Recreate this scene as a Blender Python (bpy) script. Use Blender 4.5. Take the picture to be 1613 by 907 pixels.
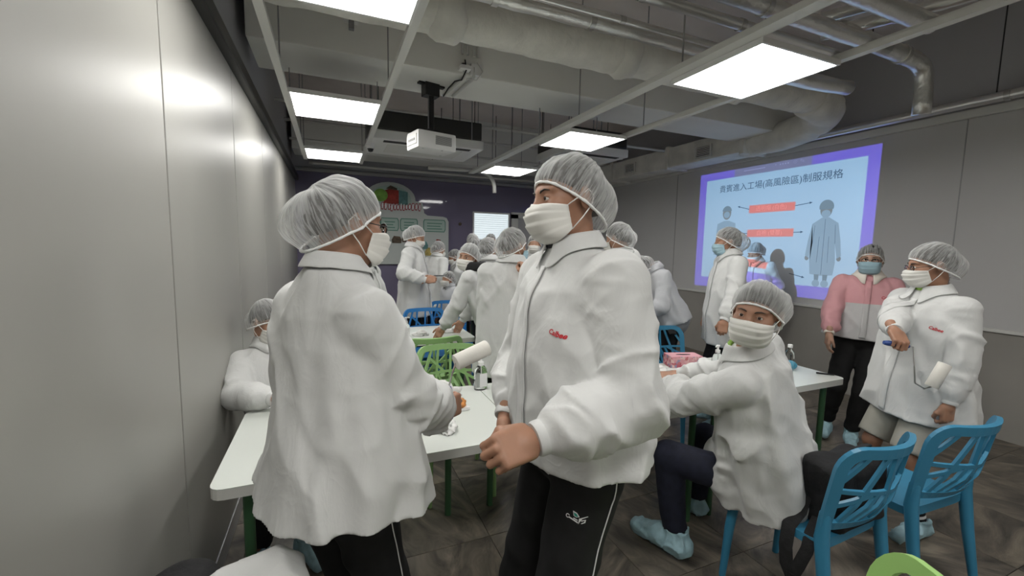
import bpy, bmesh, math, random
import numpy as np
from mathutils import Vector, Matrix

for _o in list(bpy.data.objects):
    bpy.data.objects.remove(_o, do_unlink=True)
S = bpy.context.scene
COL = S.collection
R = math.radians
random.seed(7)
RNG = np.random.RandomState(11)

# ------------------------------------------------------------------ camera
FPX, YAW, PIT, ROL, CAMZ = 668.56, 0.403498, -0.1000165, 0.01924, 1.58
_f = np.array([math.sin(YAW)*math.cos(PIT), math.cos(YAW)*math.cos(PIT), math.sin(PIT)])
_r0 = np.array([math.cos(YAW), -math.sin(YAW), 0.0])
_u0 = np.cross(_r0, _f)
CR = math.cos(ROL)*_r0 + math.sin(ROL)*_u0
CU = -math.sin(ROL)*_r0 + math.cos(ROL)*_u0
CF = _f
cam_d = bpy.data.cameras.new('camera')
cam_d.sensor_fit = 'HORIZONTAL'; cam_d.sensor_width = 36.0
cam_d.lens = FPX/1613.0*36.0
cam_d.clip_start = 0.02; cam_d.clip_end = 60
cam = bpy.data.objects.new('camera', cam_d)
cam.matrix_world = Matrix(((CR[0], CU[0], -CF[0], 0), (CR[1], CU[1], -CF[1], 0), (CR[2], CU[2], -CF[2], CAMZ), (0, 0, 0, 1)))
COL.objects.link(cam)
S.camera = cam

# ------------------------------------------------------------------ world and exposure
wd = bpy.data.worlds.new('world'); S.world = wd; wd.use_nodes = True
wd.node_tree.nodes['Background'].inputs[0].default_value = (0.75, 0.8, 0.9, 1)
wd.node_tree.nodes['Background'].inputs[1].default_value = 0.3
S.view_settings.view_transform = 'Standard'; S.view_settings.look = 'None'
S.view_settings.exposure = 1.05; S.view_settings.gamma = 1.0
S.view_settings.use_curve_mapping = False
PANEL_EMIT = 8.0
PROJ_W = 320.0


def at(px, py, dep):
    """world point at image position (1613x907) and real depth along the view axis"""
    d = CF + CR*(px-806.5)/FPX - CU*(py-453.5)/FPX
    return np.array([0, 0, CAMZ]) + dep*d


# ------------------------------------------------------------------ materials
def nt(m):
    m.use_nodes = True
    return m.node_tree, m.node_tree.nodes, m.node_tree.links


MATS = {}


def mat(name, col, rough=0.5, metal=0.0, var=0.0, vscale=6.0, bump=0.0, bscale=60.0, spec=0.5, coat=0.0,
        sheen=0.0, emit=None, emit_s=0.0, trans=0.0, ior=1.45, detail=4.0, stretch=None, bdist=0.004, alpha=1.0):
    if name in MATS:
        return MATS[name]
    m = bpy.data.materials.new(name); t, N, L = nt(m)
    b = N['Principled BSDF']
    c = (col[0], col[1], col[2], 1)
    b.inputs['Base Color'].default_value = c
    b.inputs['Roughness'].default_value = rough
    b.inputs['Metallic'].default_value = metal
    b.inputs['Specular IOR Level'].default_value = spec
    b.inputs['Coat Weight'].default_value = coat
    b.inputs['Sheen Weight'].default_value = sheen
    b.inputs['Transmission Weight'].default_value = trans
    b.inputs['IOR'].default_value = ior
    b.inputs['Alpha'].default_value = alpha
    if emit:
        b.inputs['Emission Color'].default_value = (*emit, 1)
        b.inputs['Emission Strength'].default_value = emit_s
    tc = None
    if var or bump:
        tc = N.new('ShaderNodeTexCoord')
        mp = N.new('ShaderNodeMapping'); L.new(tc.outputs['Object'], mp.inputs[0])
        if stretch: mp.inputs['Scale'].default_value = stretch
    if var:
        n = N.new('ShaderNodeTexNoise'); n.inputs['Scale'].default_value = vscale; n.inputs['Detail'].default_value = detail
        L.new(mp.outputs[0], n.inputs['Vector'])
        rp = N.new('ShaderNodeValToRGB')
        rp.color_ramp.elements[0].position = 0.3; rp.color_ramp.elements[1].position = 0.7
        rp.color_ramp.elements[0].color = tuple(max(0, x*(1-var)) for x in col)+(1,)
        rp.color_ramp.elements[1].color = tuple(min(1, x*(1+var)) for x in col)+(1,)
        L.new(n.outputs[0], rp.inputs[0]); L.new(rp.outputs[0], b.inputs['Base Color'])
    if bump:
        n2 = N.new('ShaderNodeTexNoise'); n2.inputs['Scale'].default_value = bscale; n2.inputs['Detail'].default_value = 5
        L.new(mp.outputs[0], n2.inputs['Vector'])
        bp = N.new('ShaderNodeBump'); bp.inputs['Strength'].default_value = bump; bp.inputs['Distance'].default_value = bdist
        L.new(n2.outputs[0], bp.inputs['Height']); L.new(bp.outputs[0], b.inputs['Normal'])
    MATS[name] = m
    return m


def coat_mat(name, col, col2=None, split=None):
    """woven work-coat cloth: fine wrinkles in the normal, optional second colour below a height"""
    m = bpy.data.materials.new(name); t, N, L = nt(m); b = N['Principled BSDF']
    b.inputs['Roughness'].default_value = 0.72; b.inputs['Sheen Weight'].default_value = 0.15
    b.inputs['Specular IOR Level'].default_value = 0.3
    b.inputs['Base Color'].default_value = (*col, 1)
    tc = N.new('ShaderNodeTexCoord')
    n1 = N.new('ShaderNodeTexNoise'); n1.inputs['Scale'].default_value = 13; n1.inputs['Detail'].default_value = 3
    n1.inputs['Distortion'].default_value = 0.8
    mp = N.new('ShaderNodeMapping'); mp.inputs['Scale'].default_value = (1, 1, .55)
    L.new(tc.outputs['Object'], mp.inputs[0]); L.new(mp.outputs[0], n1.inputs['Vector'])
    ab = N.new('ShaderNodeMath'); ab.operation = 'SUBTRACT'; ab.inputs[1].default_value = .5
    ab2 = N.new('ShaderNodeMath'); ab2.operation = 'ABSOLUTE'
    L.new(n1.outputs[0], ab.inputs[0]); L.new(ab.outputs[0], ab2.inputs[0])
    n2 = N.new('ShaderNodeTexNoise'); n2.inputs['Scale'].default_value = 420; n2.inputs['Detail'].default_value = 2
    L.new(tc.outputs['Object'], n2.inputs['Vector'])
    b1 = N.new('ShaderNodeBump'); b1.inputs['Strength'].default_value = .28; b1.inputs['Distance'].default_value = .02; b1.invert = True
    L.new(ab2.outputs[0], b1.inputs['Height'])
    b2 = N.new('ShaderNodeBump'); b2.inputs['Strength'].default_value = .12; b2.inputs['Distance'].default_value = .001
    L.new(n2.outputs[0], b2.inputs['Height']); L.new(b1.outputs[0], b2.inputs['Normal'])
    L.new(b2.outputs[0], b.inputs['Normal'])
    if col2:
        sp = N.new('ShaderNodeSeparateXYZ'); L.new(tc.outputs['Object'], sp.inputs[0])
        gt = N.new('ShaderNodeMath'); gt.operation = 'GREATER_THAN'; gt.inputs[1].default_value = split
        L.new(sp.outputs['Z'], gt.inputs[0])
        at_ = N.new('ShaderNodeAttribute'); at_.attribute_name = 'sleeve'
        mx = N.new('ShaderNodeMath'); mx.operation = 'MAXIMUM'
        L.new(gt.outputs[0], mx.inputs[0]); L.new(at_.outputs['Fac'], mx.inputs[1])
        mix = N.new('ShaderNodeMix'); mix.data_type = 'RGBA'
        mix.inputs['A'].default_value = (*col2, 1); mix.inputs['B'].default_value = (*col, 1)
        L.new(mx.outputs[0], mix.inputs['Factor']); L.new(mix.outputs['Result'], b.inputs['Base Color'])
    MATS[name] = m
    return m


def net_mat(name, col, lo=0.22, hi=0.8):
    """gathered spun-bond hair net: streaks of denser pleats over a see-through veil"""
    m = bpy.data.materials.new(name); t, N, L = nt(m)
    N.remove(N['Principled BSDF']); out = N['Material Output']
    uv = N.new('ShaderNodeUVMap'); mp = N.new('ShaderNodeMapping'); mp.inputs['Scale'].default_value = (64, 2.6, 1)
    L.new(uv.outputs[0], mp.inputs[0])
    n = N.new('ShaderNodeTexNoise'); n.inputs['Scale'].default_value = 1.0; n.inputs['Detail'].default_value = 3; n.inputs['Distortion'].default_value = 0.4
    L.new(mp.outputs[0], n.inputs['Vector'])
    rp = N.new('ShaderNodeMapRange'); rp.inputs['From Min'].default_value = .38; rp.inputs['From Max'].default_value = .72
    rp.inputs['To Min'].default_value = lo; rp.inputs['To Max'].default_value = hi
    L.new(n.outputs[0], rp.inputs['Value'])
    lw = N.new('ShaderNodeLayerWeight'); lw.inputs['Blend'].default_value = 0.35
    mu = N.new('ShaderNodeMath'); mu.operation = 'MULTIPLY'; mu.inputs[1].default_value = .6
    L.new(lw.outputs['Facing'], mu.inputs[0])
    ad = N.new('ShaderNodeMath'); ad.operation = 'ADD'; ad.use_clamp = True
    L.new(rp.outputs[0], ad.inputs[0]); L.new(mu.outputs[0], ad.inputs[1])
    d = N.new('ShaderNodeBsdfDiffuse'); d.inputs[0].default_value = (*col, 1)
    tl = N.new('ShaderNodeBsdfTranslucent'); tl.inputs[0].default_value = (*col, 1)
    m1 = N.new('ShaderNodeMixShader'); m1.inputs[0].default_value = .3
    L.new(d.outputs[0], m1.inputs[1]); L.new(tl.outputs[0], m1.inputs[2])
    tr = N.new('ShaderNodeBsdfTransparent')
    m2 = N.new('ShaderNodeMixShader'); L.new(ad.outputs[0], m2.inputs[0]); L.new(tr.outputs[0], m2.inputs[1]); L.new(m1.outputs[0], m2.inputs[2])
    L.new(m2.outputs[0], out.inputs[0])
    MATS[name] = m
    return m


# ------------------------------------------------------------------ object helpers
def tag(o, label=None, cat=None, group=None, kind=None):
    if label: o['label'] = label
    if cat: o['category'] = cat
    if group: o['group'] = group
    if kind: o['kind'] = kind
    return o


def empty(name, loc=(0, 0, 0), rz=0, label=None, cat=None, group=None):
    o = bpy.data.objects.new(name, None); COL.objects.link(o)
    o.location = loc; o.rotation_euler = (0, 0, rz); o.empty_display_size = .1
    return tag(o, label, cat, group)


def mk(name, V, F, m, parent=None, smooth=True, org=None, uv=None):
    me = bpy.data.meshes.new(name)
    V = np.asarray(V, dtype=np.float64)
    if org is not None: V = V-np.asarray(org)
    if isinstance(F, np.ndarray) and F.ndim == 2:
        nf, k = F.shape
        me.vertices.add(len(V)); me.vertices.foreach_set('co', V.astype(np.float32).ravel())
        me.loops.add(nf*k); me.loops.foreach_set('vertex_index', F.astype(np.int32).ravel())
        me.polygons.add(nf); me.polygons.foreach_set('loop_start', np.arange(0, nf*k, k, dtype=np.int32))
        me.polygons.foreach_set('loop_total', np.full(nf, k, dtype=np.int32))
        me.update(calc_edges=True); me.validate()
    else:
        me.from_pydata([tuple(v) for v in V], [], [tuple(f) for f in F])
    if uv is not None:
        ul = me.uv_layers.new(name='UVMap')
        vi = np.zeros(len(me.loops), dtype=np.int32); me.loops.foreach_get('vertex_index', vi)
        ul.data.foreach_set('uv', np.asarray(uv, dtype=np.float32)[vi].ravel())
    if smooth: me.polygons.foreach_set('use_smooth', np.ones(len(me.polygons), dtype=bool))
    me.update()
    if m: me.materials.append(m)
    o = bpy.data.objects.new(name, me); COL.objects.link(o)
    if parent is not None: o.parent = parent
    return o


class MB:
    """collects simple shapes and links them as one mesh object"""
    def __init__(s): s.v = []; s.f = []

    def add(s, V, F):
        n = len(s.v); s.v += [tuple(map(float, v)) for v in V]; s.f += [tuple(i+n for i in f) for f in F]; return s

    def box(s, x0, x1, y0, y1, z0, z1, b=0.0):
        if b <= 0:
            V = [(x, y, z) for z in (z0, z1) for y in (y0, y1) for x in (x0, x1)]
            F = [(0, 2, 3, 1), (4, 5, 7, 6), (0, 1, 5, 4), (2, 6, 7, 3), (0, 4, 6, 2), (1, 3, 7, 5)]
            return s.add(V, F)
        bm = bmesh.new(); bmesh.ops.create_cube(bm, size=1)
        for v in bm.verts:
            v.co = Vector(((x0+x1)/2+v.co.x*(x1-x0), (y0+y1)/2+v.co.y*(y1-y0), (z0+z1)/2+v.co.z*(z1-z0)))
        bmesh.ops.bevel(bm, geom=bm.edges[:], offset=b, segments=2, affect='EDGES', profile=.6)
        bm.verts.index_update()
        s.add([v.co[:] for v in bm.verts], [[v.index for v in f.verts] for f in bm.faces]); bm.free()
        return s

    def tube(s, pts, r, n=10, closed=False, flat=None):
        """round (or flattened) tube along points; r scalar or list"""
        P = [np.array(p, float) for p in pts]; m = len(P)
        rs = [r]*m if np.isscalar(r) else list(r)
        T = []
        for i in range(m):
            if closed: t = P[(i+1) % m]-P[i-1]
            else: t = P[min(i+1, m-1)]-P[max(i-1, 0)]
            T.append(t/(np.linalg.norm(t)+1e-12))
        a = np.array([0, 0, 1.]) if abs(T[0][2]) < .9 else np.array([1., 0, 0])
        u = np.cross(a, T[0]); u /= np.linalg.norm(u)
        V = []
        for i in range(m):
            u = u-T[i]*(u@T[i]); u /= np.linalg.norm(u)+1e-12; w = np.cross(T[i], u)
            fx, fy = (1, 1) if flat is None else flat
            for k in range(n):
                q = 2*math.pi*k/n
                V.append(P[i]+rs[i]*(fx*math.cos(q)*u+fy*math.sin(q)*w))
        F = []
        for i in range(m if closed else m-1):
            for k in range(n):
                a0, b0 = i*n+k, i*n+(k+1) % n; j = (i+1) % m
                F.append((a0, b0, j*n+(k+1) % n, j*n+k))
        if not closed:
            F.append(tuple(reversed(range(n)))); F.append(tuple(range((m-1)*n, m*n)))
        return s.add(V, F)

    def lathe(s, prof, c=(0, 0, 0), n=20, sx=1, sy=1):
        V = []; F = []
        for (r, z) in prof:
            for k in range(n):
                q = 2*math.pi*k/n; V.append((c[0]+sx*r*math.cos(q), c[1]+sy*r*math.sin(q), c[2]+z))
        for i in range(len(prof)-1):
            for k in range(n):
                F.append((i*n+k, i*n+(k+1) % n, (i+1)*n+(k+1) % n, (i+1)*n+k))
        F.append(tuple(reversed(range(n)))); F.append(tuple(range((len(prof)-1)*n, len(prof)*n)))
        return s.add(V, F)

    def prism(s, poly, z0, z1, fn=lambda x, y, z: (x, y, z)):
        n = len(poly)
        V = [fn(x, y, z0) for x, y in poly]+[fn(x, y, z1) for x, y in poly]
        F = [tuple(reversed(range(n))), tuple(range(n, 2*n))]+[(i, (i+1) % n, n+(i+1) % n, n+i) for i in range(n)]
        return s.add(V, F)

    def build(s, name, m, parent=None, smooth=False, org=None):
        o = mk(name, s.v, s.f, m, parent, False, org)
        if smooth:
            me = o.data
            me.polygons.foreach_set('use_smooth', np.ones(len(me.polygons), dtype=bool))
            try: me.set_sharp_from_angle(angle=R(40))
            except Exception: pass
        return o


def children(o): return [c for c in bpy.data.objects if c.parent == o]


def copy_tree(o, parent=None, kids=None):
    c = o.copy(); COL.objects.link(c)
    if parent is not None: c.parent = parent
    for ch in list(o.children): copy_tree(ch, c)
    return c


# ------------------------------------------------------------------ distance-field modelling
NOISE = RNG.uniform(-1, 1, (32, 32, 32)).astype(np.float32)


def n3(x, y, z):
    xi = np.floor(x).astype(np.int32); yi = np.floor(y).astype(np.int32); zi = np.floor(z).astype(np.int32)
    fx = x-xi; fy = y-yi; fz = z-zi
    fx = fx*fx*(3-2*fx); fy = fy*fy*(3-2*fy); fz = fz*fz*(3-2*fz)
    x0 = xi & 31; x1 = (xi+1) & 31; y0 = yi & 31; y1 = (yi+1) & 31; z0 = zi & 31; z1 = (zi+1) & 31
    g = NOISE
    c00 = g[x0, y0, z0]*(1-fx)+g[x1, y0, z0]*fx; c10 = g[x0, y1, z0]*(1-fx)+g[x1, y1, z0]*fx
    c01 = g[x0, y0, z1]*(1-fx)+g[x1, y0, z1]*fx; c11 = g[x0, y1, z1]*(1-fx)+g[x1, y1, z1]*fx
    return (c00*(1-fy)+c10*fy)*(1-fz)+(c01*(1-fy)+c11*fy)*fz


def ridge(x, y, z):
    return 1-np.abs(n3(x, y, z))*2.2


def crease(x, y, z):
    return np.clip(1-3.0*np.abs(n3(x, y, z)), 0, 1)**1.2


def smin(a, b, k):
    h = np.clip(.5+.5*(b-a)/k, 0, 1)
    return b*(1-h)+a*h-k*h*(1-h)


def rcone(p, a, b, ra, rb):
    a = np.asarray(a, float); b = np.asarray(b, float); ab = b-a
    t = np.clip(((p-a)@ab)/max(ab@ab, 1e-9), 0, 1)
    return np.linalg.norm(p-a-t[:, None]*ab, axis=1)-(ra+(rb-ra)*t)


def rprof(p, a, b, ts, rs):
    a = np.asarray(a, float); b = np.asarray(b, float); ab = b-a
    t = np.clip(((p-a)@ab)/max(ab@ab, 1e-9), 0, 1)
    return np.linalg.norm(p-a-t[:, None]*ab, axis=1)-np.interp(t, ts, rs), t


def ell(p, c, r):
    q = (p-np.asarray(c))/np.asarray(r)
    k = np.linalg.norm(q, axis=1)
    g = np.linalg.norm(q/np.asarray(r), axis=1)+1e-9
    return k*(k-1)/g


def sph(p, c, r): return np.linalg.norm(p-np.asarray(c), axis=1)-r


def nets(fn, lo, hi, h, margin=.02):
    """surface nets of fn(points)<0 inside a box, evaluated only near the surface"""
    lo = np.asarray(lo, float); hi = np.asarray(hi, float); B = 4
    nc = np.maximum(np.ceil((hi-lo)/(h*B)).astype(int), 1)+2
    lo = lo-h*B
    gx, gy, gz = [lo[i]+(np.arange(nc[i])+.5)*h*B for i in range(3)]
    P = np.stack(np.meshgrid(gx, gy, gz, indexing='ij'), -1).reshape(-1, 3)
    dc = fn(P).reshape(nc)
    act = np.abs(dc) < h*B*1.25+margin
    n = nc*B+1
    val = np.where(dc < 0, -1., 1.).repeat(B, 0).repeat(B, 1).repeat(B, 2)
    val = np.pad(val, ((0, 1), (0, 1), (0, 1)), mode='edge')
    af = act.repeat(B, 0).repeat(B, 1).repeat(B, 2)
    la = np.zeros(n, bool)
    for i in (0, 1):
        for j in (0, 1):
            for k in (0, 1):
                la[i:i+n[0]-1, j:j+n[1]-1, k:k+n[2]-1] |= af
    idx = np.argwhere(la)
    val[la] = fn(lo+idx*h)
    sg = val < 0
    c = sg[:-1, :-1, :-1].astype(np.int8)
    for o in [(1, 0, 0), (0, 1, 0), (0, 0, 1), (1, 1, 0), (1, 0, 1), (0, 1, 1), (1, 1, 1)]:
        c = c+sg[o[0]:n[0]-1+o[0], o[1]:n[1]-1+o[1], o[2]:n[2]-1+o[2]]
    mixed = (c > 0) & (c < 8)
    ci = np.argwhere(mixed); vid = -np.ones(np.array(n)-1, dtype=np.int64); vid[mixed] = np.arange(len(ci))
    acc = np.zeros((len(ci), 3)); cnt = np.zeros(len(ci))
    cor = [(i, j, k) for i in (0, 1) for j in (0, 1) for k in (0, 1)]
    for a in range(8):
        for b in range(a+1, 8):
            A = np.array(cor[a]); Bc = np.array(cor[b])
            if np.abs(A-Bc).sum() != 1: continue
            va = val[ci[:, 0]+A[0], ci[:, 1]+A[1], ci[:, 2]+A[2]]; vb = val[ci[:, 0]+Bc[0], ci[:, 1]+Bc[1], ci[:, 2]+Bc[2]]
            x = (va < 0) != (vb < 0)
            t = np.where(x, va/np.where(x, va-vb, 1), 0)
            acc += np.where(x[:, None], A+t[:, None]*(Bc-A), 0); cnt += x
    V = lo+(ci+acc/np.maximum(cnt, 1)[:, None])*h
    Q = []
    for ax in range(3):
        s0 = [slice(None)]*3; s1 = [slice(None)]*3
        s0[ax] = slice(0, -1); s1[ax] = slice(1, None)
        A = sg[tuple(s0)]; Bb = sg[tuple(s1)]
        e = np.argwhere(A != Bb); e = e[(e > 0).all(1)]
        b1, b2 = (ax+1) % 3, (ax+2) % 3
        e = e[(e[:, b1] < n[b1]-1) & (e[:, b2] < n[b2]-1) & (e[:, ax] < n[ax]-1)]
        ins = sg[e[:, 0], e[:, 1], e[:, 2]]
        def cell(d1, d2):
            q = e.copy(); q[:, b1] -= d1; q[:, b2] -= d2
            return vid[q[:, 0], q[:, 1], q[:, 2]]
        q = np.stack([cell(1, 1), cell(0, 1), cell(0, 0), cell(1, 0)], 1)
        q[~ins] = q[~ins][:, ::-1]
        Q.append(q)
    Q = np.concatenate(Q)
    Q = Q[(Q >= 0).all(1)]
    return V, Q


def relax(V, Q, it=2, lam=.5):
    """light smoothing of a quad mesh"""
    e = np.concatenate([Q[:, [0, 1]], Q[:, [1, 2]], Q[:, [2, 3]], Q[:, [3, 0]]]); e = np.concatenate([e, e[:, ::-1]])
    cnt = np.bincount(e[:, 0], minlength=len(V)).astype(float)
    for _ in range(it):
        A = np.stack([np.bincount(e[:, 0], V[e[:, 1], k], minlength=len(V)) for k in range(3)], 1)/np.maximum(cnt, 1)[:, None]
        V = V+lam*(A-V)
    return V


def norm(v):
    v = np.asarray(v, float); return v/(np.linalg.norm(v)+1e-12)


def text_mesh(body, size, shear=0.0, bold=0.0):
    cu = bpy.data.curves.new('t', 'FONT'); cu.body = body; cu.size = size; cu.shear = shear; cu.offset = bold
    cu.align_x = 'CENTER'; cu.align_y = 'CENTER'; cu.resolution_u = 3
    o = bpy.data.objects.new('t', cu); COL.objects.link(o)
    dg = bpy.context.evaluated_depsgraph_get()
    me = bpy.data.meshes.new_from_object(o.evaluated_get(dg))
    V = np.array([v.co[:] for v in me.vertices]).reshape(-1, 3); Fc = [tuple(p.vertices) for p in me.polygons]
    bpy.data.objects.remove(o); bpy.data.meshes.remove(me)
    return V, Fc


# ------------------------------------------------------------------ material library
coat_mat('coat_white', (.585, .59, .58))
coat_mat('coat_grey', (.46, .47, .49))
coat_mat('coat_pink', (.66, .34, .36), (.55, .545, .545), 1.17)
mat('cuff_cream', (.80, .74, .66), .8)
def skin_mat(name, col):
    m = mat(name, col, .52, var=.10, vscale=16, bump=.10, bscale=260, bdist=.001)
    b = m.node_tree.nodes['Principled BSDF']
    b.inputs['Subsurface Weight'].default_value = .12; b.inputs['Subsurface Radius'].default_value = (.012, .005, .003); b.inputs['Subsurface Scale'].default_value = .6
    return m
skin_mat('skin', (.42, .235, .155))
skin_mat('skin_tan', (.34, .18, .115))
skin_mat('skin_pale', (.48, .29, .21))
mat('hair', (.028, .023, .020), .55, var=.35, vscale=60, stretch=(1, 1, .2))
mat('hair_grey', (.07, .06, .055), .6)
net_mat('net', (.74, .75, .74), .13, .60)
net_mat('net_dense', (.74, .75, .74), .34, .78)
net_mat('net_thin', (.72, .73, .72), .18, .50)
mat('net_band', (.80, .81, .80), .8, bump=.3, bscale=300)
mat('mask_white', (.68, .67, .63), .85, bump=.15, bscale=300, bdist=.001)
mat('mask_blue', (.34, .50, .57), .85, bump=.15, bscale=300, bdist=.001)
mat('mask_loop', (.82, .81, .78), .8)
mat('eye_white', (.75, .72, .68), .25)
mat('iris', (.02, .013, .01), .15)
mat('black_plastic', (.012, .012, .013), .35)
mat('trousers_black', (.006, .006, .0065), .85, var=.3, vscale=30)
mat('trousers_navy', (.010, .012, .026), .85, var=.3, vscale=30)
mat('shorts_grey', (.32, .31, .27), .85, bump=.2, bscale=200)
mat('shirt_black', (.012, .012, .013), .8)
mat('shirt_green', (.24, .42, .08), .8)
mat('shoe_cover', (.36, .55, .62), .55, var=.12, vscale=30, bump=.35, bscale=60)
mat('logo_red', (.50, .02, .03), .6)
mat('piping_white', (.70, .70, .70), .7)
mat('emblem_green', (.03, .28, .22), .6)
m_ = bpy.data.materials.new('thin_glass'); t_, N_, L_ = nt(m_); N_.remove(N_['Principled BSDF'])
g1 = N_.new('ShaderNodeBsdfTransparent'); g2 = N_.new('ShaderNodeBsdfGlossy'); g2.inputs['Roughness'].default_value = .03
fr = N_.new('ShaderNodeFresnel'); mx = N_.new('ShaderNodeMixShader')
L_.new(fr.outputs[0], mx.inputs[0]); L_.new(g1.outputs[0], mx.inputs[1]); L_.new(g2.outputs[0], mx.inputs[2]); L_.new(mx.outputs[0], N_['Material Output'].inputs[0])
MATS['thin_glass'] = m_
mat('plastic_blue', (.040, .215, .36), .38, bump=.05, bscale=400)
mat('plastic_blue_deep', (.03, .20, .50), .4, bump=.05, bscale=400)
mat('plastic_green', (.30, .50, .20), .4, bump=.05, bscale=400)
mat('plastic_lime', (.40, .66, .22), .4, bump=.05, bscale=400)
mat('table_white', (.62, .65, .61), .28, var=.02, vscale=3)
mat('table_edge', (.66, .66, .62), .4)
mat('leg_green', (.05, .13, .06), .4, metal=.0)
mat('bag_black', (.010, .010, .011), .8, var=.4, vscale=40, bump=.4, bscale=120)
mat('bottle_clear', (.93, .96, .96), .04, trans=1.0, ior=1.33)
mat('gel_clear', (.90, .93, .93), .05, trans=1.0, ior=1.34)
mat('white_plastic', (.78, .78, .77), .35)
mat('white_matte', (.72, .72, .70), .7)
mat('tissue_white', (.70, .70, .68), .9, bump=.3, bscale=80)
mat('steel', (.62, .62, .60), .3, metal=1.0)
mat('foil', (.80, .80, .77), .34, metal=1.0, bump=.55, bscale=26, bdist=.01)
mat('pipe_steel', (.82, .82, .80), .28, metal=1.0, bump=.12, bscale=16, bdist=.01)
mat('duct_cloth', (.74, .73, .68), .8, var=.12, vscale=5, bump=.5, bscale=16, bdist=.02)
mat('rail_paint', (.70, .70, .67), .45)
mat('ceiling_paint', (.76, .70, .67), .85, var=.06, vscale=2)
mat('beam_paint', (.80, .80, .76), .85, var=.04, vscale=1.5)
mat('upper_wall', (.46, .46, .48), .8)
mat('conduit_white', (.62, .62, .59), .5)
mat('dark_void', (.035, .035, .037), .7)
mat('joint_dark', (.10, .095, .085), .6)
mat('trim_dark', (.06, .06, .058), .35, metal=.6)
mat('trim_grey', (.33, .33, .33), .4, metal=.5)
mat('purple_wall', (.19, .172, .255), .05, var=.05, vscale=.7)
mat('screen_wall', (.60, .595, .59), .42, var=.03, vscale=.8)
mat('lower_wall', (.34, .325, .30), .16, var=.10, vscale=1.2)
mat('panel_white', (.315, .31, .285), .38, var=.02, vscale=1.0)
mat('purple_handle', (.07, .04, .30), .4)
mat('blue_handle', (.03, .07, .25), .4)
mat('roller_cover', (.66, .64, .59), .8, bump=.2, bscale=200)
mat('emit_panel', (1, 1, 1), .5, emit=(1.0, .985, .95), emit_s=PANEL_EMIT)
mat('monitor_lit', (.8, .85, .87), .3, emit=(.78, .88, .92), emit_s=.36)
mat('phone_black', (.012, .012, .014), .15)
mat('bun_orange', (.50, .20, .05), .6, var=.5, vscale=30)
mat('board_grey', (.50, .54, .52), .5)
mat('board_line', (.10, .24, .18), .6)
mat('board_panel', (.38, .50, .45), .55)
mat('food_green', (.16, .32, .05), .6, var=.4, vscale=8)
mat('food_red', (.28, .03, .02), .6, var=.5, vscale=8)
mat('food_teal', (.10, .22, .22), .6, var=.5, vscale=8)
mat('food_brown', (.10, .07, .045), .6, var=.5, vscale=14)
mat('food_yellow', (.42, .33, .10), .6, var=.4, vscale=14)
mat('board_red', (.32, .035, .05), .6)
mat('white_print', (.75, .75, .75), .6)
# ================================================================== SETTING
ST = 'structure'
m = bpy.data.materials.new('slate_tile'); t, N, L = nt(m); b = N['Principled BSDF']; MATS['slate_tile'] = m
b.inputs['Roughness'].default_value = .30; b.inputs['Specular IOR Level'].default_value = .4
ge = N.new('ShaderNodeNewGeometry'); oi = N.new('ShaderNodeObjectInfo')
vm = N.new('ShaderNodeVectorMath'); vm.operation = 'SCALE'; vm.inputs[0].default_value = (37, 61, 0); L.new(oi.outputs['Random'], vm.inputs['Scale'])
va = N.new('ShaderNodeVectorMath'); va.operation = 'ADD'; L.new(ge.outputs['Position'], va.inputs[0]); L.new(vm.outputs[0], va.inputs[1])
vr = N.new('ShaderNodeVectorRotate'); vr.rotation_type = 'Z_AXIS'; L.new(va.outputs[0], vr.inputs['Vector'])
ml = N.new('ShaderNodeMath'); ml.operation = 'MULTIPLY'; ml.inputs[1].default_value = 6.28; L.new(oi.outputs['Random'], ml.inputs[0]); L.new(ml.outputs[0], vr.inputs['Angle'])
mp = N.new('ShaderNodeMapping'); mp.inputs['Scale'].default_value = (1.0, 2.6, 1); L.new(vr.outputs[0], mp.inputs[0])
n1 = N.new('ShaderNodeTexNoise'); n1.inputs['Scale'].default_value = 2.6; n1.inputs['Detail'].default_value = 8; n1.inputs['Roughness'].default_value = .62; n1.inputs['Distortion'].default_value = 1.1
L.new(mp.outputs[0], n1.inputs['Vector'])
rp = N.new('ShaderNodeValToRGB'); e = rp.color_ramp.elements
e[0].position = .30; e[0].color = (.042, .038, .033, 1); e[1].position = .74; e[1].color = (.31, .265, .205, 1)
x = rp.color_ramp.elements.new(.52); x.color = (.155, .134, .108, 1)
L.new(n1.outputs[0], rp.inputs[0]); L.new(rp.outputs[0], b.inputs['Base Color'])
rr = N.new('ShaderNodeMapRange'); rr.inputs['To Min'].default_value = .22; rr.inputs['To Max'].default_value = .5; L.new(n1.outputs[0], rr.inputs['Value']); L.new(rr.outputs[0], b.inputs['Roughness'])
bp = N.new('ShaderNodeBump'); bp.inputs['Strength'].default_value = .5; bp.inputs['Distance'].default_value = .006; L.new(n1.outputs[0], bp.inputs['Height']); L.new(bp.outputs[0], b.inputs['Normal'])
mat('grout', (.030, .027, .024), .8)

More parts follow.
